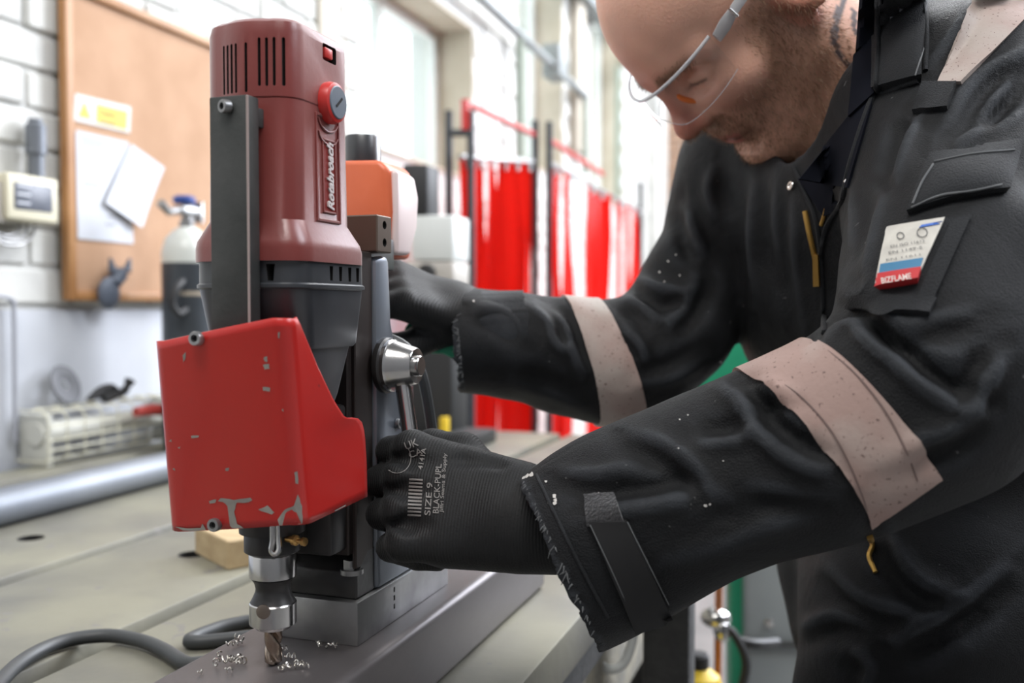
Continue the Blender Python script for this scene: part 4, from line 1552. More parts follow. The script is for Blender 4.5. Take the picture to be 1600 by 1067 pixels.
def ink(poly, soft=3.0):
    """mask of vertices inside an inked outline on the near side of the neck"""
    inside = np.zeros(len(hpx), bool)
    n_ = len(poly)
    for i in range(n_):
        x1_, y1_ = poly[i]
        x2_, y2_ = poly[(i+1) % n_]
        c_ = (y1_ > hpy) != (y2_ > hpy)
        inside ^= c_ & (hpx < (x2_-x1_)*(hpy-y1_)/(y2_-y1_+1e-9)+x1_)
    return inside.astype(float)


lo_ = np.load if False else None
neck_m = sst(.0, -.02, x+.02)*1.0
tat = np.maximum.reduce([ink([(1296, 60), (1304, 20), (1322, -20), (1330, -20), (1312, 30), (1310, 66), (1318, 90), (1334, 100), (1352, 98), (1352, 112), (1330, 114), (1310, 96)]),
                         ink([(1313, 70), (1322, 120), (1330, 150), (1350, 155), (1352, 118), (1340, 108), (1348, 128), (1330, 128), (1322, 100)]),
                         ink([(1330, 10), (1340, 20), (1338, 46), (1350, 52), (1350, 58), (1333, 54), (1330, 30)])])
skin = blend(skin, (.035, .035, .045), tat*.9*(x < -.0))
m_skin = bpy.data.materials.new('skin')
MATS['skin'] = m_skin
m_skin.use_nodes = True
nt = m_skin.node_tree
pb = nt.nodes['Principled BSDF']
ca = nt.nodes.new('ShaderNodeVertexColor')
ca.layer_name = 'tone'
nt.links.new(ca.outputs['Color'], pb.inputs['Base Color'])
pb.inputs['Roughness'].default_value = .48
pb.inputs['Subsurface Weight'].default_value = .18
pb.inputs['Subsurface Radius'].default_value = (.010, .004, .002)
pb.inputs['Subsurface Scale'].default_value = .6
pb.inputs['Specular IOR Level'].default_value = .4
nn = nt.nodes.new('ShaderNodeTexNoise')
nn.inputs['Scale'].default_value = 420
tcn = nt.nodes.new('ShaderNodeTexCoord')
nt.links.new(tcn.outputs['Object'], nn.inputs['Vector'])
bn = nt.nodes.new('ShaderNodeBump')
bn.inputs['Strength'].default_value = .18
bn.inputs['Distance'].default_value = .002
nt.links.new(nn.outputs['Fac'], bn.inputs['Height'])
nt.links.new(bn.outputs['Normal'], pb.inputs['Normal'])
head = np_obj('body', wv, hq, m_skin, man)
at = head.data.color_attributes.new('tone', 'FLOAT_COLOR', 'POINT')
at.data.foreach_set('color', np.concatenate([np.clip(skin, 0, 1), np.ones((len(skin), 1))], 1).astype(np.float32).ravel())
# stubble: short hairs growing out of the chin, jaw and lip
mat('beard_hair', (.30, .17, .10), .6)
mat('grey_hair', (.30, .28, .26), .6)
e1, e2 = hv[hq[:, 1]]-hv[hq[:, 0]], hv[hq[:, 3]]-hv[hq[:, 0]]
fn = np.cross(e1, e2)
fn /= np.linalg.norm(fn, axis=1)[:, None]+1e-12
fc = hv[hq].mean(1)


def hairs(name, mask, count, ln, m, seed):
    r = np.random.default_rng(seed)
    pr = mask[hq].mean(1)**1.3
    pick = r.choice(len(hq), count, p=pr/pr.sum())
    uv = r.random((count, 2, 1))
    o_ = hv[hq[pick, 0]]+e1[pick]*uv[:, 0]+e2[pick]*uv[:, 1]
    dr = fn[pick]+np.array([.2, 0, -1.0])*.9+r.normal(size=(count, 3))*.35
    dr /= np.linalg.norm(dr, axis=1)[:, None]
    sd_ = np.cross(dr, r.normal(size=(count, 3)))
    sd_ /= np.linalg.norm(sd_, axis=1)[:, None]+1e-9
    ll = ln*(.6+.8*r.random((count, 1)))
    V_ = np.stack([o_-sd_*.0002, o_+sd_*.0002, o_+dr*ll], 1).reshape(-1, 3)
    o = np_obj(name, HW(V_), np.arange(count*3).reshape(-1, 3), m, man, False)
    o['kind'] = 'stuff'
    return o


hairs('beard', np.clip(bm+mous*1.2, 0, 1)*(1-np.clip(lips, 0, 1)), 12000, .0052, 'beard_hair', 11)
hairs('hair', stub, 2500, .0022, 'grey_hair', 12)
hairs('eyebrow', brow, 500, .0050, 'beard_hair', 13)
# eyes
mat('eye_white', (.75, .72, .70), .2)
mat('iris', (.08, .12, .14), .2)
for sgn in (1, -1):
    ey = MB().ball(HW((.0690, sgn*.034, .0075)), .0100, 20).obj('eye', 'eye_white', man)
    MB().ball(HW((.0752, sgn*.034, .0050)), (.0044, .0045, .0045), 14).obj('iris', 'iris', ey)

# ------------------------------------------------------------------ safety glasses
mg = bpy.data.materials.new('clear_lens')
MATS['clear_lens'] = mg
mg.use_nodes = True
nt = mg.node_tree
nt.nodes.remove(nt.nodes['Principled BSDF'])
gl = nt.nodes.new('ShaderNodeBsdfGlossy')
gl.inputs['Roughness'].default_value = .06
tr = nt.nodes.new('ShaderNodeBsdfTransparent')
tr.inputs['Color'].default_value = (.93, .94, .95, 1)
fr = nt.nodes.new('ShaderNodeFresnel')
thin_fresnel(nt, fr, 1.5)
mxs = nt.nodes.new('ShaderNodeMixShader')
nt.links.new(fr.outputs['Fac'], mxs.inputs['Fac'])
nt.links.new(tr.outputs['BSDF'], mxs.inputs[1])
nt.links.new(gl.outputs['BSDF'], mxs.inputs[2])
nt.links.new(mxs.outputs['Shader'], nt.nodes['Material Output'].inputs['Surface'])
mat('clear_plastic', (.88, .90, .94), .2, trans=.45)
mat('orange_bridge', (.85, .20, .03), .35)
glasses = thing('safety_glasses', 'clear wraparound safety glasses worn by the man', 'glasses', tuple(HW((.09, 0, .02))))


def lens_pt(u, v, off=0.0):
    """u -1..1 round the face, v 0 (bottom) .. 1 (brow)"""
    a = u*1.20
    xx = .030+(.084+off)*math.cos(a)
    yy = (.072+off)*math.sin(a)
    ww = 1-.55*abs(u)**3
    notch = .017*math.exp(-(u/.16)**2)
    zb_ = -.013*ww+notch+.004
    zt_ = .030+.006*abs(u)
    return HW((xx+.004*(1-v), yy, zb_+(zt_-zb_)*v))


nu, nv = 44, 8
ms = MB()
vs = [lens_pt(-1+2*i/nu, j/nv) for i in range(nu+1) for j in range(nv+1)]
ms.poly(vs, [(i*(nv+1)+j, (i+1)*(nv+1)+j, (i+1)*(nv+1)+j+1, i*(nv+1)+j+1) for i in range(nu) for j in range(nv)])
ln = ms.obj('lens', 'clear_lens', glasses)
MB().tube([lens_pt(-1+2*i/nu, 1, .0006) for i in range(nu+1)], .0017, 8).obj('brow_rim', 'clear_plastic', glasses)
MB().tube([lens_pt(-1+2*i/nu, 0, .0002) for i in range(nu+1)], .00035, 6).obj('lower_rim', 'clear_plastic', glasses)
for sgn in (1, -1):
    rings = []
    path = [(.058, .0690, .030, .0050), (.048, .0760, .033, .0062), (.036, .0800, .035, .0046), (.015, .0825, .036, .0052), (-.02, .0845, .036, .0052), (-.055, .083, .034, .0050), (-.085, .076, .020, .0060), (-.10, .068, .000, .0060)]
    for k, (xx, yy, zz, hh) in enumerate(path):
        ring = []
        for a in range(10):
            an = 2*math.pi*a/10
            ring.append(HW((xx, sgn*(yy+.0016*math.cos(an)), zz+hh*math.sin(an))))
        rings.append(ring)
    tm = MB().loft(rings).obj('temple', mat('frosted_arm', (.72, .73, .75), .3, trans=.35), glasses)
    q = HW((.037, sgn*.0825, .035))
    MB().tube([HW((.0385, sgn*.0822, .030)), HW((.0385, sgn*.0822, .040))], .0014, 8).obj('hinge', 'bright_steel', tm)
MB().chain if False else None
nbp = MB()
for sgn in (1, -1):
    nbp.tube(spline([HW((.093, sgn*.009, .013)), HW((.0945, sgn*.0135, .005)), HW((.091, sgn*.019, -.004)), HW((.086, sgn*.023, -.007))], 4), .0026, 8)
nbp.obj('nose_bridge', 'orange_bridge', glasses)
# ------------------------------------------------------------------ coverall: one continuous cloth surface
cf = Field((-.36, .40, -.42), (.42, 1.36, .72), .0045)
SD = (P(1515, 190, .77)-P(1172, 275, 1.03))
SD = SD/np.linalg.norm(SD)                     # across the shoulders, towards the near one


def slab(c, wdt, r, c2, wdt2, r2, k=.05):
    """torso level to torso level, as a near and a far rounded column"""
    for s_ in (-1, -.33, .33, 1):
        cf.cone(c+SD*wdt*s_, c2+SD*wdt2*s_, r, r2, k=k)


T = [(P(1430, 210, .91), .085, .088), (P(1405, 330, .91), .085, .118), (P(1442, 465, .92), .075, .121), (P(1500, 605, .935), .060, .114),
     (P(1492, 760, .935), .060, .116), (P(1505, 890, .92), .070, .118), (P(1515, 1000, .90), .080, .112)]
for a, b in zip(T[:-1], T[1:]):
    slab(*a, *b)
# near arm: shoulder, elbow, ragged cuff
NA = [(1500, 205, .775, .088), (1500, 330, .705, .081), (1492, 450, .645, .073), (1476, 545, .612, .066), (1452, 610, .602, .063), (1400, 642, .606, .061),
      (1320, 678, .618, .0615), (1240, 708, .630, .060), (1160, 738, .640, .0585), (1080, 770, .650, .0600), (1000, 808, .660, .0615), (940, 842, .667, .0610), (890, 872, .673, .0600), (800, 918, .682, .060)]
cf.chain([P(*q[:3]) for q in NA], [q[3] for q in NA], k=.022)
cf.cone(P(1440, 160, .90), P(1500, 205, .775), .092, .088, k=.05)
# far arm
FA = [(1180, 270, 1.02, .070), (1150, 355, 1.01, .068), (1098, 442, 1.00, .062), (1050, 516, .985, .059), (1005, 552, .972, .061), (950, 566, .962, .061), (880, 556, .953, .056),
      (800, 543, .943, .052), (735, 532, .936, .050), (650, 522, .93, .049)]
cf.chain([P(*q[:3]) for q in FA], [q[3] for q in FA], k=.012)
cf.cone(P(1400, 230, .93), P(1180, 270, 1.02), .090, .070, k=.05)
# trouser legs
LEGN = [(P(1470, 960, .845), .118), (P(1425, 1060, .835), .108), (P(1395, 1300, .85), .085)]
hipn, hipf = P(1480, 950, .83), P(1500, 950, 1.0)
kn, kf = Vector((hipn[0]-.085, hipn[1]-.02, -.42)), Vector((hipf[0]+.02, hipf[1]+.03, -.42))
cf.cone(hipn, np.array(kn), .118, .085, k=.04)
cf.cone(hipf, np.array(kf), .118, .085, k=.04)
# collar stand
cf.noise(.0022, 28, 4)
cf.noise(.0012, 75, 6)
# neck opening and the cuffs are cut open further down
cf.cone(P(1285, -60, .83), P(1312, 205, .865), .080, .052, k=.012, op='cut')
cf.cone(P(1312, 205, .865), P(1330, 285, .90), .052, .030, k=.012, op='cut')
cv, cq = cf.mesh()

# cuts: planes through the cuffs (o, n): cloth on the side n points to goes away
cuffN = (P(862, 862, .675), None)
a1, a2 = P(806, 728, .668), P(930, 992, .668)
dirc = (a2-a1)/np.linalg.norm(a2-a1)
nN = np.cross(dirc, FW)
nN = nN/np.linalg.norm(nN)
axN = P(800, 918, .682)-P(940, 842, .667)
if nN @ axN < 0:
    nN = -nN
oN = (a1+a2)/2
b1, b2 = P(706, 455, .935), P(722, 612, .935)
dirf = (b2-b1)/np.linalg.norm(b2-b1)
nF = np.cross(dirf, FW)
nF = nF/np.linalg.norm(nF)
if nF @ (P(650, 522, .93)-P(735, 532, .936)) < 0:
    nF = -nF
oF = (b1+b2)/2

bmc = bmesh.new()
vl = [bmc.verts.new(p) for p in cv]
for q in cq:
    try:
        bmc.faces.new([vl[i] for i in q])
    except ValueError:
        pass
for _ in range(2):
    bmesh.ops.smooth_vert(bmc, verts=bmc.verts, factor=.5, use_axis_x=True, use_axis_y=True, use_axis_z=True)
bmc.normal_update()
# folds of the cloth: a crest along a line of picture points with a hollow on one side of it
# (points, half width in picture px, height, side of the hollow, depth of the hollow against the crest)
FOLDS = [([(1294, 523), (1317, 507), (1337, 505), (1350, 521), (1368, 540), (1403, 564), (1430, 590), (1460, 612), (1492, 631), (1528, 638)], 13, .0095, -1, 1.5),
         ([(1335, 494), (1366, 486), (1392, 500), (1410, 520)], 9, .006, 1, 1.0), ([(1565, 560), (1542, 595), (1526, 636)], 14, .007, 1, .9), ([(1410, 510), (1460, 500), (1520, 486)], 14, .004, 1, .8),
         ([(1128, 603), (1158, 622), (1176, 660), (1214, 698), (1253, 722), (1292, 738)], 14, .0095, -1, 1.4), ([(1165, 598), (1203, 606), (1240, 622)], 9, .006, 1, 1.2), ([(1090, 694), (1136, 690), (1182, 678)], 13, .006, -1, 1.2),
         ([(935, 800), (994, 790), (1040, 782), (1085, 768)], 15, .007, -1, 1.4), ([(990, 678), (1040, 696), (1090, 735), (1120, 775)], 14, .006, 1, 1.2), ([(880, 738), (930, 742), (985, 728)], 12, .005, 1, .9),
         ([(1040, 880), (1130, 850), (1230, 812), (1310, 790)], 18, .004, -1, .8), ([(1180, 760), (1240, 770), (1310, 770)], 14, .004, 1, .8), ([(1390, 720), (1440, 690), (1490, 670), (1530, 640)], 16, .006, 1, .9),
         ([(1486, 184), (1512, 144), (1548, 111), (1605, 78)], 11, .008, 1, 1.1), ([(1495, 228), (1539, 177), (1563, 141), (1600, 95)], 11, .008, 1, 1.1), ([(1503, 226), (1548, 198), (1605, 168)], 11, .007, -1, 1.1),
         ([(1400, 275), (1412, 245), (1424, 212), (1433, 190)], 11, .009, -1, 1.3), ([(1452, 104), (1482, 69), (1509, 27), (1520, -5)], 10, .006, 1, .9), ([(1385, 300), (1372, 350), (1352, 420)], 13, .006, 1, 1.0),
         ([(1178, 275), (1173, 377), (1185, 480)], 12, .006, 1, 1.2), ([(1213, 268), (1212, 357), (1226, 430)], 10, .004, 1, 1.0), ([(1326, 390), (1331, 340), (1335, 296)], 10, .006, -1, 1.0), ([(1238, 300), (1243, 400), (1256, 520)], 10, .004, 1, .8),
         ([(1076, 325), (1084, 366), (1100, 400)], 11, .009, 1, 1.0), ([(996, 436), (1031, 452), (1075, 456)], 11, .009, 1, 1.2), ([(970, 466), (1000, 474), (1026, 497)], 10, .008, 1, 1.0), ([(1115, 262), (1110, 300), (1120, 345)], 11, .007, -1, .9),
         ([(1090, 420), (1075, 470), (1040, 510)], 12, .006, -1, 1.0), ([(830, 478), (857, 503), (866, 531), (890, 550)], 9, .007, -1, 1.2), ([(850, 474), (879, 500), (897, 547), (910, 585)], 8, .007, -1, 1.2), ([(972, 512), (997, 537), (1010, 566)], 8, .005, 1, .8),
         ([(745, 478), (790, 490), (820, 520)], 11, .006, 1, .9), ([(800, 600), (860, 615), (920, 640)], 12, .004, -1, .8), ([(1000, 600), (1050, 590), (1100, 560)], 12, .005, -1, .9),
         ([(1290, 880), (1350, 935), (1430, 960)], 14, .007, 1, 1.0), ([(1400, 995), (1470, 962), (1570, 885)], 16, .009, 1, 1.1), ([(1240, 990), (1300, 962), (1360, 975)], 12, .006, 1, 1.0), ([(1390, 830), (1430, 900), (1510, 940)], 14, .007, 1, 1.0), ([(1330, 1010), (1360, 1040), (1350, 1080)], 14, .006, 1, 1.0)]
VV = np.array([v.co[:] for v in bmc.verts])
NN = np.array([v.normal[:] for v in bmc.verts])
b0 = BVHTree.FromBMesh(bmc)
rel = VV-CAM
vdep = rel @ FW
vx, vy = 800+FPX*(rel @ RT)/vdep, 533.5-FPX*(rel @ UP)/vdep
facing = -np.sum(NN*rel/np.linalg.norm(rel, axis=1)[:, None], axis=1)
fmask = sst(-.05, .35, facing)
disp = np.zeros(len(VV))
for pts, w_, h_, side, hol in FOLDS:
    pl = np.array([(v.x, v.y) for v in spline([(p[0], p[1], 0) for p in pts], 6)])
    ds_ = [b0.ray_cast(Vector(CAM), Vector(ray(*q))) for q in pl[::6]]
    ds_ = [float((np.array(r[0])-CAM) @ FW) for r in ds_ if r[0] is not None]
    if not ds_:
        continue
    m = (vx > pl[:, 0].min()-5*w_) & (vx < pl[:, 0].max()+5*w_) & (vy > pl[:, 1].min()-5*w_) & (vy < pl[:, 1].max()+5*w_) & (vdep > min(ds_)-.05) & (vdep < max(ds_)+.07) & (fmask > 0)
    ii = np.nonzero(m)[0]
    q = np.stack([vx[ii], vy[ii]], 1)
    best, sg_, tt_ = np.full(len(ii), 1e9), np.zeros(len(ii)), np.zeros(len(ii))
    n_ = len(pl)-1
    for k in range(n_):
        a, d = pl[k], pl[k+1]-pl[k]
        t = np.clip(((q-a) @ d)/(d @ d), 0, 1)
        r = q-a-t[:, None]*d
        dist = np.hypot(r[:, 0], r[:, 1])
        c = d[0]*r[:, 1]-d[1]*r[:, 0]
        u = dist < best
        best[u], sg_[u], tt_[u] = dist[u], np.sign(c[u]), (k+t[u])/n_
    sd = best*sg_*side
    tap = np.clip(np.sin(np.pi*np.clip(tt_*.92+.04, 0, 1)), 0, 1)**.7
    off_end = np.exp(-np.maximum(0, best-4*w_)**2/(w_**2))
    disp[ii] += h_*tap*off_end*fmask[ii]*(np.exp(-(sd/w_)**2)-1.0*hol*np.exp(-((sd-1.75*w_)/(1.25*w_))**2))
VV = VV+NN*disp[:, None]
for v, c in zip(bmc.verts, VV):
    v.co = c
bmesh.ops.smooth_vert(bmc, verts=bmc.verts, factor=.4, use_axis_x=True, use_axis_y=True, use_axis_z=True)
bmc.normal_update()


def region_cut(bm, o, n, near, rad):
    """bisect only the part of bm round a sleeve and drop what lies beyond the plane"""
    o, n = Vector(o), Vector(n)
    near = Vector(near)
    fs = [f for f in bm.faces if (f.calc_center_median()-near).length < rad]
    geom = list({v for f in fs for v in f.verts})+list({e for f in fs for e in f.edges})+fs
    r = bmesh.ops.bisect_plane(bm, geom=geom, plane_co=o, plane_no=n, dist=1e-6)
    edge = [g for g in r['geom_cut'] if isinstance(g, bmesh.types.BMEdge)]
    kill = [v for v in bm.verts if (v.co-near).length < rad*1.3 and (v.co-o).dot(n) > 1e-5]
    bmesh.ops.delete(bm, geom=kill, context='VERTS')
    return [e for e in bm.edges if e.is_boundary and all(abs((v.co-o).dot(n)) < 2e-3 and (v.co-near).length < rad*1.3 for v in e.verts)]


def hem(bm, edges, axis, ctr, depth, rag, seed):
    """turn a cut edge into a ragged hem with a lining that runs back into the sleeve"""
    r = random.Random(seed)
    vs_ = {v for e in edges for v in e.verts}
    axis, ctr = Vector(axis), Vector(ctr)
    for v in vs_:
        ph = v.co.x*170+v.co.z*130
        v.co += axis*(rag*(math.sin(ph)+math.sin(ph*2.3+1)+r.uniform(-1, 1))/3)
    ex = bmesh.ops.extrude_edge_only(bm, edges=edges)['geom']
    nv_ = [g for g in ex if isinstance(g, bmesh.types.BMVert)]
    ne_ = [g for g in ex if isinstance(g, bmesh.types.BMEdge)]
    for v in nv_:
        d = v.co-ctr
        d -= axis*d.dot(axis)
        v.co -= d.normalized()*.0035
    ne_ = [e for e in ne_ if e.is_boundary]
    ex = bmesh.ops.extrude_edge_only(bm, edges=ne_)['geom']
    for v in [g for g in ex if isinstance(g, bmesh.types.BMVert)]:
        d = v.co-ctr
        d -= axis*d.dot(axis)
        v.co -= axis*depth+d*.12


eN = region_cut(bmc, oN, nN, P(850, 880, .676), .17)
eF = region_cut(bmc, oF, nF, P(690, 530, .933), .13)
full = bmc.copy()                              # closed cloth without hems, for cutting bands and patches
hem(bmc, eN, nN, oN, .07, .0026, 1)
hem(bmc, eF, nF, oF, .07, .0035, 2)
# open the ankles onto the floor side and the neck
bmesh.ops.recalc_face_normals(bmc, faces=bmc.faces)
CBVH = BVHTree.FromBMesh(full)
mco = MB()
mco.b.free()
mco.b = bmc
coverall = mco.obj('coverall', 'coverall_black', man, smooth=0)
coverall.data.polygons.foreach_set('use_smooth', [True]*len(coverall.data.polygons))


def shell(name, planes, inside, m, off=.0016, parent=coverall, label=None):
    """a strip of the cloth between cutting planes, lifted off the cloth"""
    t = full.copy()
    kill = [f for f in t.faces if not inside(f.calc_center_median(), .02)]
    bmesh.ops.delete(t, geom=kill, context='FACES')
    for o, n in planes:
        g = t.verts[:]+t.edges[:]+t.faces[:]
        bmesh.ops.bisect_plane(t, geom=g, plane_co=Vector(o), plane_no=Vector(n), clear_outer=True, dist=1e-6)
    t.normal_update()
    for v in t.verts:
        v.co += v.normal*off
    bd = [e for e in t.edges if e.is_boundary]
    ex = bmesh.ops.extrude_edge_only(t, edges=bd)['geom']
    for v in [g for g in ex if isinstance(g, bmesh.types.BMVert)]:
        v.co -= v.normal*0
    t.normal_update()
    nn_ = {}
    for v in [g for g in ex if isinstance(g, bmesh.types.BMVert)]:
        hitp = CBVH.find_nearest(v.co)
        if hitp[0]:
            v.co = hitp[0]-hitp[1]*.001
    mb_ = MB()
    mb_.b.free()
    mb_.b = t
    return mb_.obj(name, m, parent, smooth=50, label=label)


def plane_px(p, q, d, toward, bow=0.0):
    """plane through two picture points and the viewing direction; normal points to picture point toward"""
    A, B, T_ = P(*p, d), P(*q, d), P(*toward, d)
    for k_, pt in enumerate((p, q)):
        h_ = CBVH.ray_cast(Vector(CAM), Vector(ray(*pt)))
        if bow and h_[0] is not None:
            if k_:
                B = np.array(h_[0])
            else:
                A = np.array(h_[0])
    n = np.cross(B-A, ray((p[0]+q[0])/2, (p[1]+q[1])/2))
    n /= np.linalg.norm(n)
    if n @ (T_-A) < 0:
        n = -n
    n = n+bow*FW                             # lean the plane so that the edge bows round the sleeve
    return (A, n/np.linalg.norm(n))


def near_axis(pts, rad):
    pts = [Vector(P(*q)) for q in pts]

    def f(c, m=0):
        for a, b in zip(pts[:-1], pts[1:]):
            ab = b-a
            t = max(0, min(1, (c-a).dot(ab)/ab.length_squared))
            if (c-a-ab*t).length < rad+m:
                return True
        return False
    return f


nf = near_axis([(1440, 615, .603), (1320, 678, .618), (1160, 738, .64)], .075)
shell('reflective_band', [plane_px((1206, 606), (1338, 800), .62, (1100, 800), -.24), plane_px((1292, 540), (1436, 740), .62, (1500, 500), .24), plane_px((1340, 838), (1470, 748), .62, (1440, 900))], nf, 'reflective_tape', .0022)
ff = near_axis([(1010, 556, .972), (950, 566, .962), (880, 556, .953)], .072)
shell('reflective_band', [plane_px((899, 492), (940, 640), .96, (800, 560), -.2), plane_px((952, 488), (1002, 615), .96, (1100, 520), .2)], ff, 'reflective_tape', .0022)


def on_cloth(px, py, bvh=None):
    r = Vector(ray(px, py))
    h_ = (bvh or CBVH).ray_cast(Vector(CAM), r)
    return h_


def patch(name, quad, m, nu=14, nv=10, off=.0015, th=.0012, parent=None, puff=0.0, shape=None, bvh=None, label=None, smooth=50):
    """a piece of cloth laid on the garment: quad = picture points of its corners (TL, TR, BR, BL)"""
    TLq, TRq, BRq, BLq = [np.array(q, float) for q in quad]
    top, bot = [], []
    for j in range(nv+1):
        for i in range(nu+1):
            u, v = i/nu, j/nv
            if shape:
                u, v = shape(u, v)
            p = (TLq*(1-u)+TRq*u)*(1-v)+(BLq*(1-u)+BRq*u)*v
            h_ = on_cloth(p[0], p[1], bvh)
            if h_[0] is None or h_[1] is None:
                h_ = (Vector(P(p[0], p[1], .7)), Vector(-FW), 0, 0)
            top.append([h_[0].copy(), h_[1].copy(), p])
    N_ = nu+1
    dd_ = [(t[0]-Vector(CAM)).dot(Vector(FW)) for t in top]
    med = sorted(dd_)[len(dd_)//2]
    for t, d_ in zip(top, dd_):
        if abs(d_-med) > .055:                    # the cloth ends here: carry the patch on past its edge
            t[0], t[1] = Vector(P(t[2][0], t[2][1], med+.02)), Vector(-FW)
    # even out the cloth under the patch
    for _ in range(3):
        c_ = [t[0].copy() for t in top]
        for j in range(nv+1):
            for i in range(nu+1):
                nb_ = [c_[jj*N_+ii] for ii, jj in ((i-1, j), (i+1, j), (i, j-1), (i, j+1)) if 0 <= ii <= nu and 0 <= jj <= nv]
                if len(nb_) == 4:
                    top[j*N_+i][0] = c_[j*N_+i]*.4+sum(nb_, Vector())*.15
    vs_, fs_ = [], []
    for k, (p, n, _p) in enumerate(top):
        i, j = k % N_, k//N_
        pf = puff*math.sin(math.pi*min(1, i/nu))**.6*math.sin(math.pi*min(1, j/nv))**.6 if puff else 0
        vd = -Vector(ray(800, 533)).normalized()
        d = (n*.6+vd*.4).normalized()
        vs_.append(p+d*(off+th+pf))
    for k, (p, n, _p) in enumerate(top):
        vs_.append(p-n*.002)
    M_ = len(top)
    for j in range(nv):
        for i in range(nu):
            a = j*N_+i
            fs_.append((a, a+N_, a+N_+1, a+1))
    rim = [i for i in range(N_)]+[j*N_+nu for j in range(1, nv+1)]+[nv*N_+i for i in range(nu-1, -1, -1)]+[j*N_ for j in range(nv-1, 0, -1)]
    for a, b in zip(rim, rim[1:]+rim[:1]):
        fs_.append((a, b, M_+b, M_+a))
    mb_ = MB().poly(vs_, fs_)
    bmesh.ops.recalc_face_normals(mb_.b, faces=mb_.b.faces)
    return mb_.obj(name, m, parent or coverall, smooth=smooth, label=label)


def seam(name, pts, m='thread', r=.0006, off=.0012, parent=None, bvh=None, dash=None):
    """stitching or piping along picture points"""
    mb_ = MB()
    q = []
    for px, py in [(v.x, v.y) for v in spline([(p[0], p[1], 0) for p in pts], 8)]:
        h_ = on_cloth(px, py, bvh)
        if h_[0] is not None:
            q.append(h_[0]-Vector(ray(px, py)).normalized()*off)
    if len(q) > 1:
        mb_.tube(q, r, 6)
    return mb_.obj(name, m, parent or coverall, smooth=60)


def letter_patch(txt, size, org, xdir, fit, m, parent, ydir=None, off=.004, bvh=None, bold=0.0, name='lettering', shear=0.0):
    """lettering laid on the cloth: org, xdir, ydir are in picture points"""
    v, f = text_mesh(txt, 1.0, bold=bold, shear=shear)
    wd = max(p[0] for p in v)
    xd = np.array(xdir, float)/np.linalg.norm(xdir)
    yd = np.array([xd[1], -xd[0]]) if ydir is None else np.array(ydir, float)/np.linalg.norm(ydir)
    out = []
    for p in v:
        q = np.array(org)+xd*(p[0]/wd*fit)+yd*(p[1]*size)
        h_ = on_cloth(q[0], q[1], bvh)
        r_ = Vector(ray(*q)).normalized()
        out.append(h_[0]-r_*off if h_[0] is not None else Vector(P(q[0], q[1], .7)))
    return MB().poly(out, f).obj(name, m, parent, smooth=0)


mat('reflective_seam', (.16, .11, .10), .7)
# upper arm pocket, flap, label
seamless = None
pk = patch('sleeve_pocket', [(1424, 352), (1512, 340), (1446, 490), (1330, 482)], 'coverall_trim', 16, 14, .0015, .0015)
patch('pocket_hem', [(1336, 462), (1462, 469), (1451, 493), (1326, 485)], 'coverall_trim', 14, 4, .003, .0022, pk)
patch('pocket_side', [(1483, 352), (1515, 339), (1457, 470), (1430, 472)], 'coverall_trim', 4, 14, .003, .002, pk)
lb = patch('sleeve_label', [(1385, 362), (1474, 347), (1434, 437), (1371, 448)], mat('label_white', (.66, .64, .58), .6, col2=(.50, .48, .44), scale=60), 14, 14, .0052, .001, pk)
LBVH = BVHTree.FromObject(lb, bpy.context.evaluated_depsgraph_get())


def bvh_of(o):
    me = o.data
    off = wloc(o)
    return BVHTree.FromPolygons([v.co+off for v in me.vertices], [tuple(p.vertices) for p in me.polygons])


LBVH = bvh_of(lb)
patch('label_blue', [(1376, 413), (1442, 403), (1437, 420), (1373, 431)], mat('label_blue', (.05, .20, .36), .6), 8, 3, .0004, .0004, lb, bvh=LBVH)
lr = patch('label_red', [(1375, 435), (1438, 425), (1433, 442), (1373, 453)], mat('label_red', (.55, .03, .035), .6), 8, 4, .0072, .0008, lb, bvh=bvh_of(pk))
patch('label_top', [(1440, 352), (1478, 345), (1474, 349), (1436, 356)], mat('label_top_blue', (.06, .16, .55), .6), 6, 2, .0004, .0004, lb, bvh=LBVH)
letter_patch('BIZFLAME', 13, (1377, 443), (54, -9), 48, mat('label_letter', (.75, .66, .62), .6), lr, off=.0007, bvh=bvh_of(lr), bold=.015)
dk = mat('label_ink', (.14, .14, .14), .7)
for k, (x0, y0, x1, y1, t_, sz) in enumerate([(1391, 387, 1450, 377, 'EN ISO 11612', 6), (1388, 397, 1446, 387, 'EN 1149-5', 6), (1384, 408, 1443, 398, 'EN 11611', 5)]):
    letter_patch(t_, sz, (x0, y0), (x1-x0, y1-y0), x1-x0-4, dk, lb, off=.0013, bvh=LBVH)
for cx, cy, r in ((1407, 368, 5.5), (1441, 363, 8)):
    seam('label_ring', [(cx+r*math.cos(a), cy+r*.9*math.sin(a)) for a in np.linspace(0, 6.28, 9)], 'label_ink', .0003, .0012, lb, LBVH)


def flapshape(u, v):
    # rounded upper-left corner, scooped lower edge
    return u, v*(1-.10*math.sin(math.pi*u))+.02*math.sin(math.pi*u)


fl = patch('pocket_flap', [(1452, 246), (1594, 221), (1572, 300), (1418, 335)], 'coverall_trim', 20, 12, .003, .0025, coverall, .004, flapshape)
FBV = bvh_of(fl)
for pts in ([(1460, 252), (1520, 240), (1585, 234)], [(1424, 324), (1470, 305), (1520, 298), (1566, 288)], [(1426, 318), (1440, 285), (1458, 256)]):
    seam('stitching', pts, 'thread', .0007, .0006, fl, FBV)
PKB = bvh_of(pk)
for pts in ([(1336, 470), (1390, 474), (1446, 480)],):
    seam('stitching', pts, 'thread', .0006, .005, pk)
for pts in ([(1204, 588), (1250, 618), (1298, 672), (1334, 740), (1358, 806)], [(1282, 538), (1335, 582), (1382, 640), (1414, 700), (1434, 752)]):
    seam('stitching', pts, 'reflective_seam', .0004, .0030)
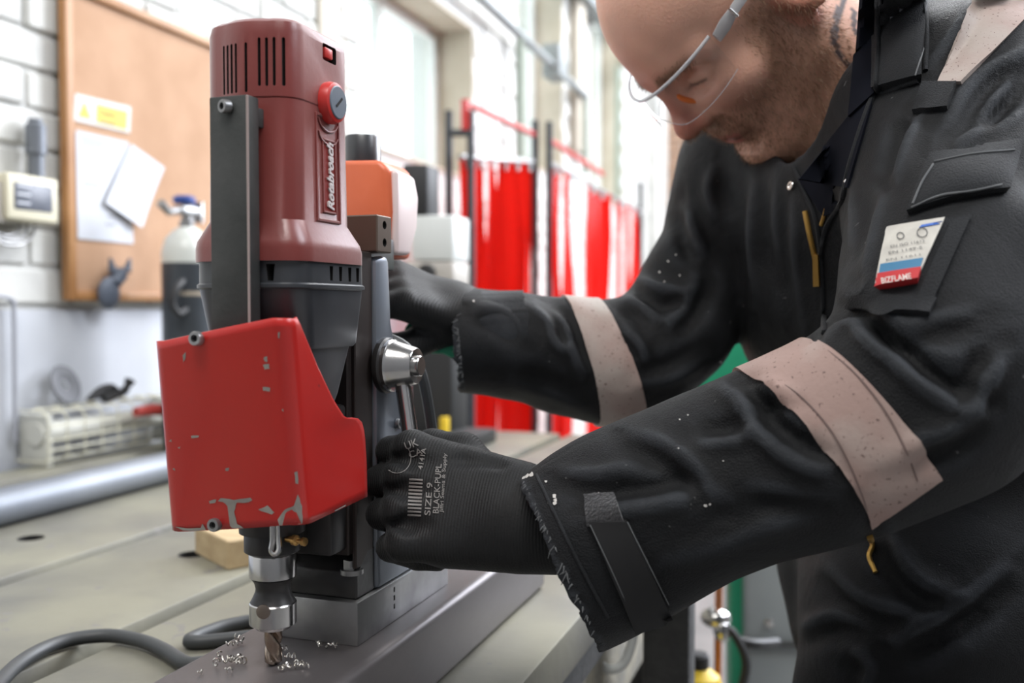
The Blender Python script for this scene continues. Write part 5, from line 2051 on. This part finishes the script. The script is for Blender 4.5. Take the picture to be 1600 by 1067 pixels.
# shoulder tape and its loop
st = patch('shoulder_tape', [(1530, -30), (1625, 5), (1502, 132), (1464, 132)], 'reflective_tape', 10, 16, .002, .0012)
patch('shoulder_loop', [(1440, 134), (1494, 134), (1480, 172), (1426, 178)], 'coverall_trim', 8, 6, .003, .002)
seam('seam_line', [(1446, 0), (1448, 60), (1446, 110)], 'coverall_trim', .002, .001)
# zip, placket, snaps
zl = seam('zip', [(1258, 330), (1266, 370), (1274, 405)], mat('zip_brass', (.45, .27, .07), .35, .8), .0026, .001)
zp = patch('zip_pull', [(1273, 397), (1281, 397), (1283, 446), (1274, 447)], 'zip_brass', 3, 6, .003, .0025, zl)
seam('zip', [(1290, 325), (1287, 340), (1283, 352)], 'zip_brass', .0018, .001)
seam('zip', [(1359, 838), (1363, 852), (1358, 870), (1368, 894)], 'zip_brass', .0022, .002)
seam('placket_edge', [(1240, 262), (1262, 310), (1276, 350), (1284, 420), (1288, 520)], 'coverall_trim', .0022, .0008)
seam('placket_edge', [(1325, 270), (1318, 310), (1292, 355), (1282, 400)], 'coverall_trim', .0026, .0008)
for px, py in ((1238, 291),):
    h_ = on_cloth(px, py)
    if h_[0]:
        MB().lathe([(.0020, 0), (.0038, .0004), (.0042, .0012), (.0038, .0018), (.0022, .0018), (.0018, .001), (.0001, .001)], h_[0]+h_[1]*.001, h_[1], 20, cap=False).obj('snap_button', 'bright_steel', coverall)
h_ = on_cloth(1324, 284)
if h_[0]:
    MB().ball(h_[0], .003, 10).obj('snap_button', 'bright_steel', coverall)
# cuff: fuzzy patch, strap, stitch lines, frayed threads, paint flecks
patch('velcro_patch', [(912, 772), (958, 768), (976, 818), (918, 822)], 'velcro', 8, 8, .0015, .0015, coverall)
patch('cuff_strap', [(922, 815), (978, 812), (1050, 966), (990, 984)], mat('strap_black', (.008, .008, .009), .75), 8, 16, .0025, .0018, coverall)
seam('stitching', [(838, 742), (868, 805), (905, 880), (950, 965)], 'coverall_trim', .0012, .001)
seam('stitching', [(980, 815), (1015, 885), (1045, 945)], 'thread', .0004, .005)
seam('stitching', [(922, 820), (955, 890), (990, 968)], 'thread', .0004, .005)
fl_ = MB()
rr_ = random.Random(5)
for px, py, s_ in [(812, 741, 5), (822, 742, 4), (831, 741, 4), (818, 746, 3), (866, 775, 3), (866, 786, 3.5), (868, 781, 3), (853, 752, 2), (857, 786, 2), (1102, 790, 2.5), (1109, 788, 1.8), (1060, 700, 1.2), (1130, 720, 1.2), (1062, 655, 1.4), (1075, 648, 1.2), (1300, 620, 1), (985, 560, 1), (1030, 425, 1.6), (1044, 408, 1.6), (1056, 398, 1.4), (1038, 440, 1.2), (1062, 430, 1.2), (1126, 566, 1.6), (740, 470, 1.5), (935, 770, 1.5), (950, 775, 1.5)]:
    pts = []
    for k in range(8):
        a = 2*math.pi*k/8
        r_ = s_*rr_.uniform(.6, 1.3)
        h_ = on_cloth(px+r_*math.cos(a), py+r_*math.sin(a))
        if h_[0]:
            pts.append(h_[0]-Vector(ray(px, py))*.0012)
    if len(pts) > 3:
        fl_.b.faces.new([fl_.b.verts.new(p) for p in pts])
fl_.obj('paint_flecks', 'paint_fleck', coverall, smooth=0, kind='stuff')
fr_ = MB()
hemv = []
for k in range(48):
    t_ = rr_.random()
    A = a1*(1-t_)+a2*t_
    px, py = 806+124*t_, 728+264*t_
    h_ = on_cloth(px+3, py)
    if h_[0] is None:
        continue
    p0 = h_[0]+Vector(nN)*.0005
    ln_ = rr_.uniform(.0015, .0045)*(2.0 if .45 < t_ < .75 or t_ > .95 else 1)
    d = (Vector(nN)*.4+Vector((rr_.uniform(-.6, .6), rr_.uniform(-.4, .2), rr_.uniform(-1.2, .1)))).normalized()
    d2 = (d+Vector((rr_.uniform(-.6, .6), rr_.uniform(-.5, .5), -.5))).normalized()
    fr_.tube([p0, p0+d*ln_*.5, p0+d*ln_*.5+d2*ln_*.6], [.0006, .0005, .0002], 5)
fr_.obj('frayed_threads', 'thread', coverall, kind='stuff')
fr_ = MB()
for k in range(50):
    t_ = rr_.random()
    px, py = 706+16*t_, 455+157*t_
    h_ = on_cloth(px+4, py)
    if h_[0] is None:
        continue
    d = (Vector(nF)*.5+Vector((rr_.uniform(-.6, .6), rr_.uniform(-.4, .2), rr_.uniform(-1, .3)))).normalized()
    fr_.tube([h_[0], h_[0]+d*rr_.uniform(.003, .008)], [.0007, .0003], 5)
fr_.obj('frayed_threads', 'thread', coverall, kind='stuff')

# ------------------------------------------------------------------ gloves
def glove_field(O, a, t, n, grip, fin, wrist_r, wrist_len, flip=1, bounds=.13):
    """O fist centre, a towards the knuckles, t towards the thumb side, n out of the back of the hand"""
    M_ = np.stack([a, n, t], 1)

    def W(p):
        return O+M_ @ np.array(p, float)
    pts = [W(p) for p in ((-wrist_len-.02, 0, 0), (.07, .05, .07), (.07, -.07, -.07), (-.05, -.07, .07), (-wrist_len, .05, .05), (-wrist_len, -.05, -.05))]
    lo, hi = np.min(pts, 0)-.03, np.max(pts, 0)+.03
    g = Field(lo, hi, .0023)
    return g, W


aN = P(648, 785, .700)-P(822, 812, .690)
aN /= np.linalg.norm(aN)
nNn = -FW*.90+UP*.42
nNn = nNn-aN*(nNn @ aN)
nNn /= np.linalg.norm(nNn)
tN = np.cross(nNn, aN)
if tN @ UP < 0:
    tN = -tN
LEV = np.array(LEVER[0]), np.array(LEVER[1])
ON = P(677, 788, .692)
gf, W = glove_field(ON, aN, tN, nNn, None, None, .03, .095)
FING = [(.0355, .0122, .001), (.0125, .0126, .004), (-.0110, .0122, -.003), (-.0330, .0112, -.015)]
for tt, r, ex in FING:                                     # back of the hand, one bone to each finger
    gf.cone(W((-.062, .003, tt*.62)), W((.020+ex*.6, .0100, tt)), .0175, r*1.08, k=.018)
gf.ell(W((-.022, .002, .0)), (.048, .036, .0195), A=np.stack([aN, tN, nNn], 1), k=.014)
gf.cone(W((-.050, -.012, .016)), W((-.012, -.012, .028)), .017, .014, k=.015)        # ball of the thumb
gf.cone(W((-.050, -.012, -.016)), W((-.012, -.012, -.026)), .017, .014, k=.015)      # heel of the hand
for tt, r, ex in FING:
    kn_ = W((.022+ex*.6, .0115, tt))
    pip = W((.040+ex, -.006, tt*1.03))
    dip = W((.024+ex, -.031, tt*.99))
    tip = W((.000+ex*.4, -.030, tt*.97))
    gf.ell(kn_, (r*1.06, r*1.06, r*1.06), k=.006)
    gf.cone(kn_, pip, r*.98, r*.92, k=.0025)
    gf.cone(pip, dip, r*.92, r*.86, k=.002)
    gf.cone(dip, tip, r*.86, r*.80, k=.002)
# thumb over the end of the lever side
gf.chain([W((-.038, -.006, .024)), W((-.012, -.014, .047)), W((.014, -.020, .050)), W((.032, -.018, .040))], [.0165, .0140, .0122, .0105], k=.005)
# wrist with its knitted cuff
gf.cone(W((-.058, -.002, 0)), W((-.085, -.004, -.001)), .0275, .0280, k=.02)
gf.cone(W((-.085, -.004, -.001)), W((-.150, -.008, -.004)), .0280, .0310, k=.02)
for s_, amp in ((-.074, .0020), (-.0905, .0026), (-.0955, .0022), (-.112, .0018)):   # creases of the knitted wrist
    for an in np.linspace(-1.2, 1.9, 10):
        an2 = an+.31
        gf.cone(W((s_+.002*math.sin(an*3), -.003+.0288*math.cos(an), .0288*math.sin(an))), W((s_+.002*math.sin(an2*3), -.003+.0288*math.cos(an2), .0288*math.sin(an2))), amp, k=.004)
# creases between thumb and hand, over the knuckles
for pts_ in (((-.045, .022, .030), (-.020, .026, .030), (.000, .030, .024)), ((.004, .0285, .002), (.016, .026, .001), (.030, .018, .001)), ((-.002, .027, -.022), (.010, .024, -.022), (.022, .016, -.022)), ((.006, .028, .024), (.020, .025, .024), (.032, .016, .024))):
    gf.chain([W(p) for p in pts_], [.002, .004, .002], k=.008, op='cut')
gv, gq = gf.mesh()
gl_ = np_obj('glove', gv, gq, 'glove_black', man)
gl_['label'] = 'black glove with grey printed lettering on the back, gripping the lever'
GB2 = tree(gv, gq)
# printing on the back of the glove
for t_, sz, o_, xd, ft in (('SIZE 9', 13, (672, 806), (4, -52), 52, ), ('BLACK-PUPL', 13, (685, 803), (5, -78), 78), ('4141A', 11, (660, 734), (6, -34), 34), ('UK', 17, (634, 703), (22, -8), 22), ('CA', 15, (640, 716), (24, -8), 22), ('Serviced by Beeswift', 8, (692, 800), (6, -95), 92)):
    if t_.startswith('Serv'):
        t_ = 'Jiffri Seams & Supply'
    letter_patch(t_, sz, o_, xd, ft, 'glove_print', gl_, off=.0007, bvh=GB2, bold=.01)
for cx, cy, r in ((620, 715, 22),):
    seam('print_ring', [(cx+r*math.cos(a), cy+r*1.1*math.sin(a)) for a in np.linspace(-.6, 2.2, 9)], 'glove_print', .0003, .0004, gl_, GB2)
letter_patch('|||||||||||', 22, (652, 808), (3, -60), 60, 'glove_print', gl_, off=.0006, bvh=GB2, bold=.03)
# far glove, gripping behind the column
aF = P(600, 455, .90)-P(714, 488, .935)
aF /= np.linalg.norm(aF)
nFf = UP*.80-FW*.55
nFf = nFf-aF*(nFf @ aF)
nFf /= np.linalg.norm(nFf)
tF = np.cross(nFf, aF)
OF = P(628, 468, .905)
gf2, W2 = glove_field(OF, aF, tF, nFf, None, None, .03, .095)
for tt in (.030, .010, -.010, -.028):
    gf2.cone(W2((-.058, .002, tt*.72)), W2((.006, .010, tt)), .0165, .0145, k=.014)
for tt, r, ex in [(.030, .0125, 0), (.0100, .0128, .004), (-.0105, .0125, .002), (-.030, .0115, -.004)]:
    kn_, pip, dip, tip = W2((.010, .010, tt)), W2((.046+ex, -.004, tt*1.02)), W2((.040+ex, -.030, tt)), W2((.016, -.038, tt))
    gf2.cone(kn_, pip, r, r*.97, k=.005)
    gf2.cone(pip, dip, r*.97, r*.9, k=.004)
    gf2.cone(dip, tip, r*.9, r*.85, k=.004)
gf2.chain([W2((-.04, -.010, .02)), W2((-.01, -.030, .036)), W2((.018, -.040, .026))], [.0165, .014, .0115], k=.008)
gf2.cone(W2((-.058, -.002, 0)), W2((-.150, -.012, -.004)), .0310, .034, k=.02)
g2v, g2q = gf2.mesh()
g2 = np_obj('glove', g2v, g2q, 'glove_black', man)
# green palm lining hanging below the far wrist
q0 = [(630, 515), (655, 480), (705, 490), (716, 565), (692, 553), (668, 552), (643, 544)]
mbq = MB().prism([P(px, py, .905) for px, py in q0], tuple(FW*.012), .003, 2)
mbq.obj('glove_cuff_lining', 'green_lining', g2)

# ------------------------------------------------------------------ collar, T-shirt and boots
patch('tshirt_neck', [(1346, -30), (1378, -30), (1368, 150), (1330, 185)], 'navy_tshirt', 6, 14, .003, .002)
patch('tshirt_front', [(1330, 180), (1368, 146), (1326, 294), (1248, 280)], 'navy_tshirt', 10, 12, .0015, .001)
patch('tshirt_front', [(1248, 279), (1326, 293), (1304, 332), (1288, 338)], 'navy_tshirt', 8, 6, .0015, .001)
cl = patch('collar', [(1368, -30), (1452, -30), (1438, 128), (1366, 146)], 'coverall_trim', 12, 16, .006, .003, coverall, .006)
CLB = bvh_of(cl)
seam('collar_edge', [(1370, -10), (1372, 70), (1370, 140), (1400, 138), (1434, 126)], 'coverall_trim', .0020, .0012, cl, CLB)
seam('stitching', [(1444, -10), (1446, 60), (1430, 118)], 'thread', .0006, .0008, cl, CLB)
seam('collar_edge', [(1366, 146), (1345, 205), (1326, 270), (1318, 310)], 'coverall_trim', .0030, .001)
mat('sole', (.02, .02, .02), .7)
for kx, ang in ((kn, 0), (kf, 0)):
    ank = Vector((kx.x+.06, kx.y+.01, -.82))
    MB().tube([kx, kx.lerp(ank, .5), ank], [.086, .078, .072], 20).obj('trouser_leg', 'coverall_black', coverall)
    bo = MB().loft([[(ank.x+cx_+rx_*math.cos(t_)*1.0, ank.y+ry_*math.sin(t_), z_) for t_ in np.linspace(0, 2*math.pi, 20, endpoint=False)]
                    for cx_, rx_, ry_, z_ in ((-.05, .135, .048, -.88), (-.05, .138, .050, -.86), (-.045, .128, .048, -.835), (-.01, .085, .046, -.80), (.01, .058, .046, -.77), (.01, .056, .046, -.72))]).obj('boot', 'boot_leather', man)
    MB().loft([[(ank.x-.05+.142*math.cos(t_), ank.y+.053*math.sin(t_), z_) for t_ in np.linspace(0, 2*math.pi, 20, endpoint=False)] for z_ in (-.8995, -.878)]).obj('sole', 'sole', bo)
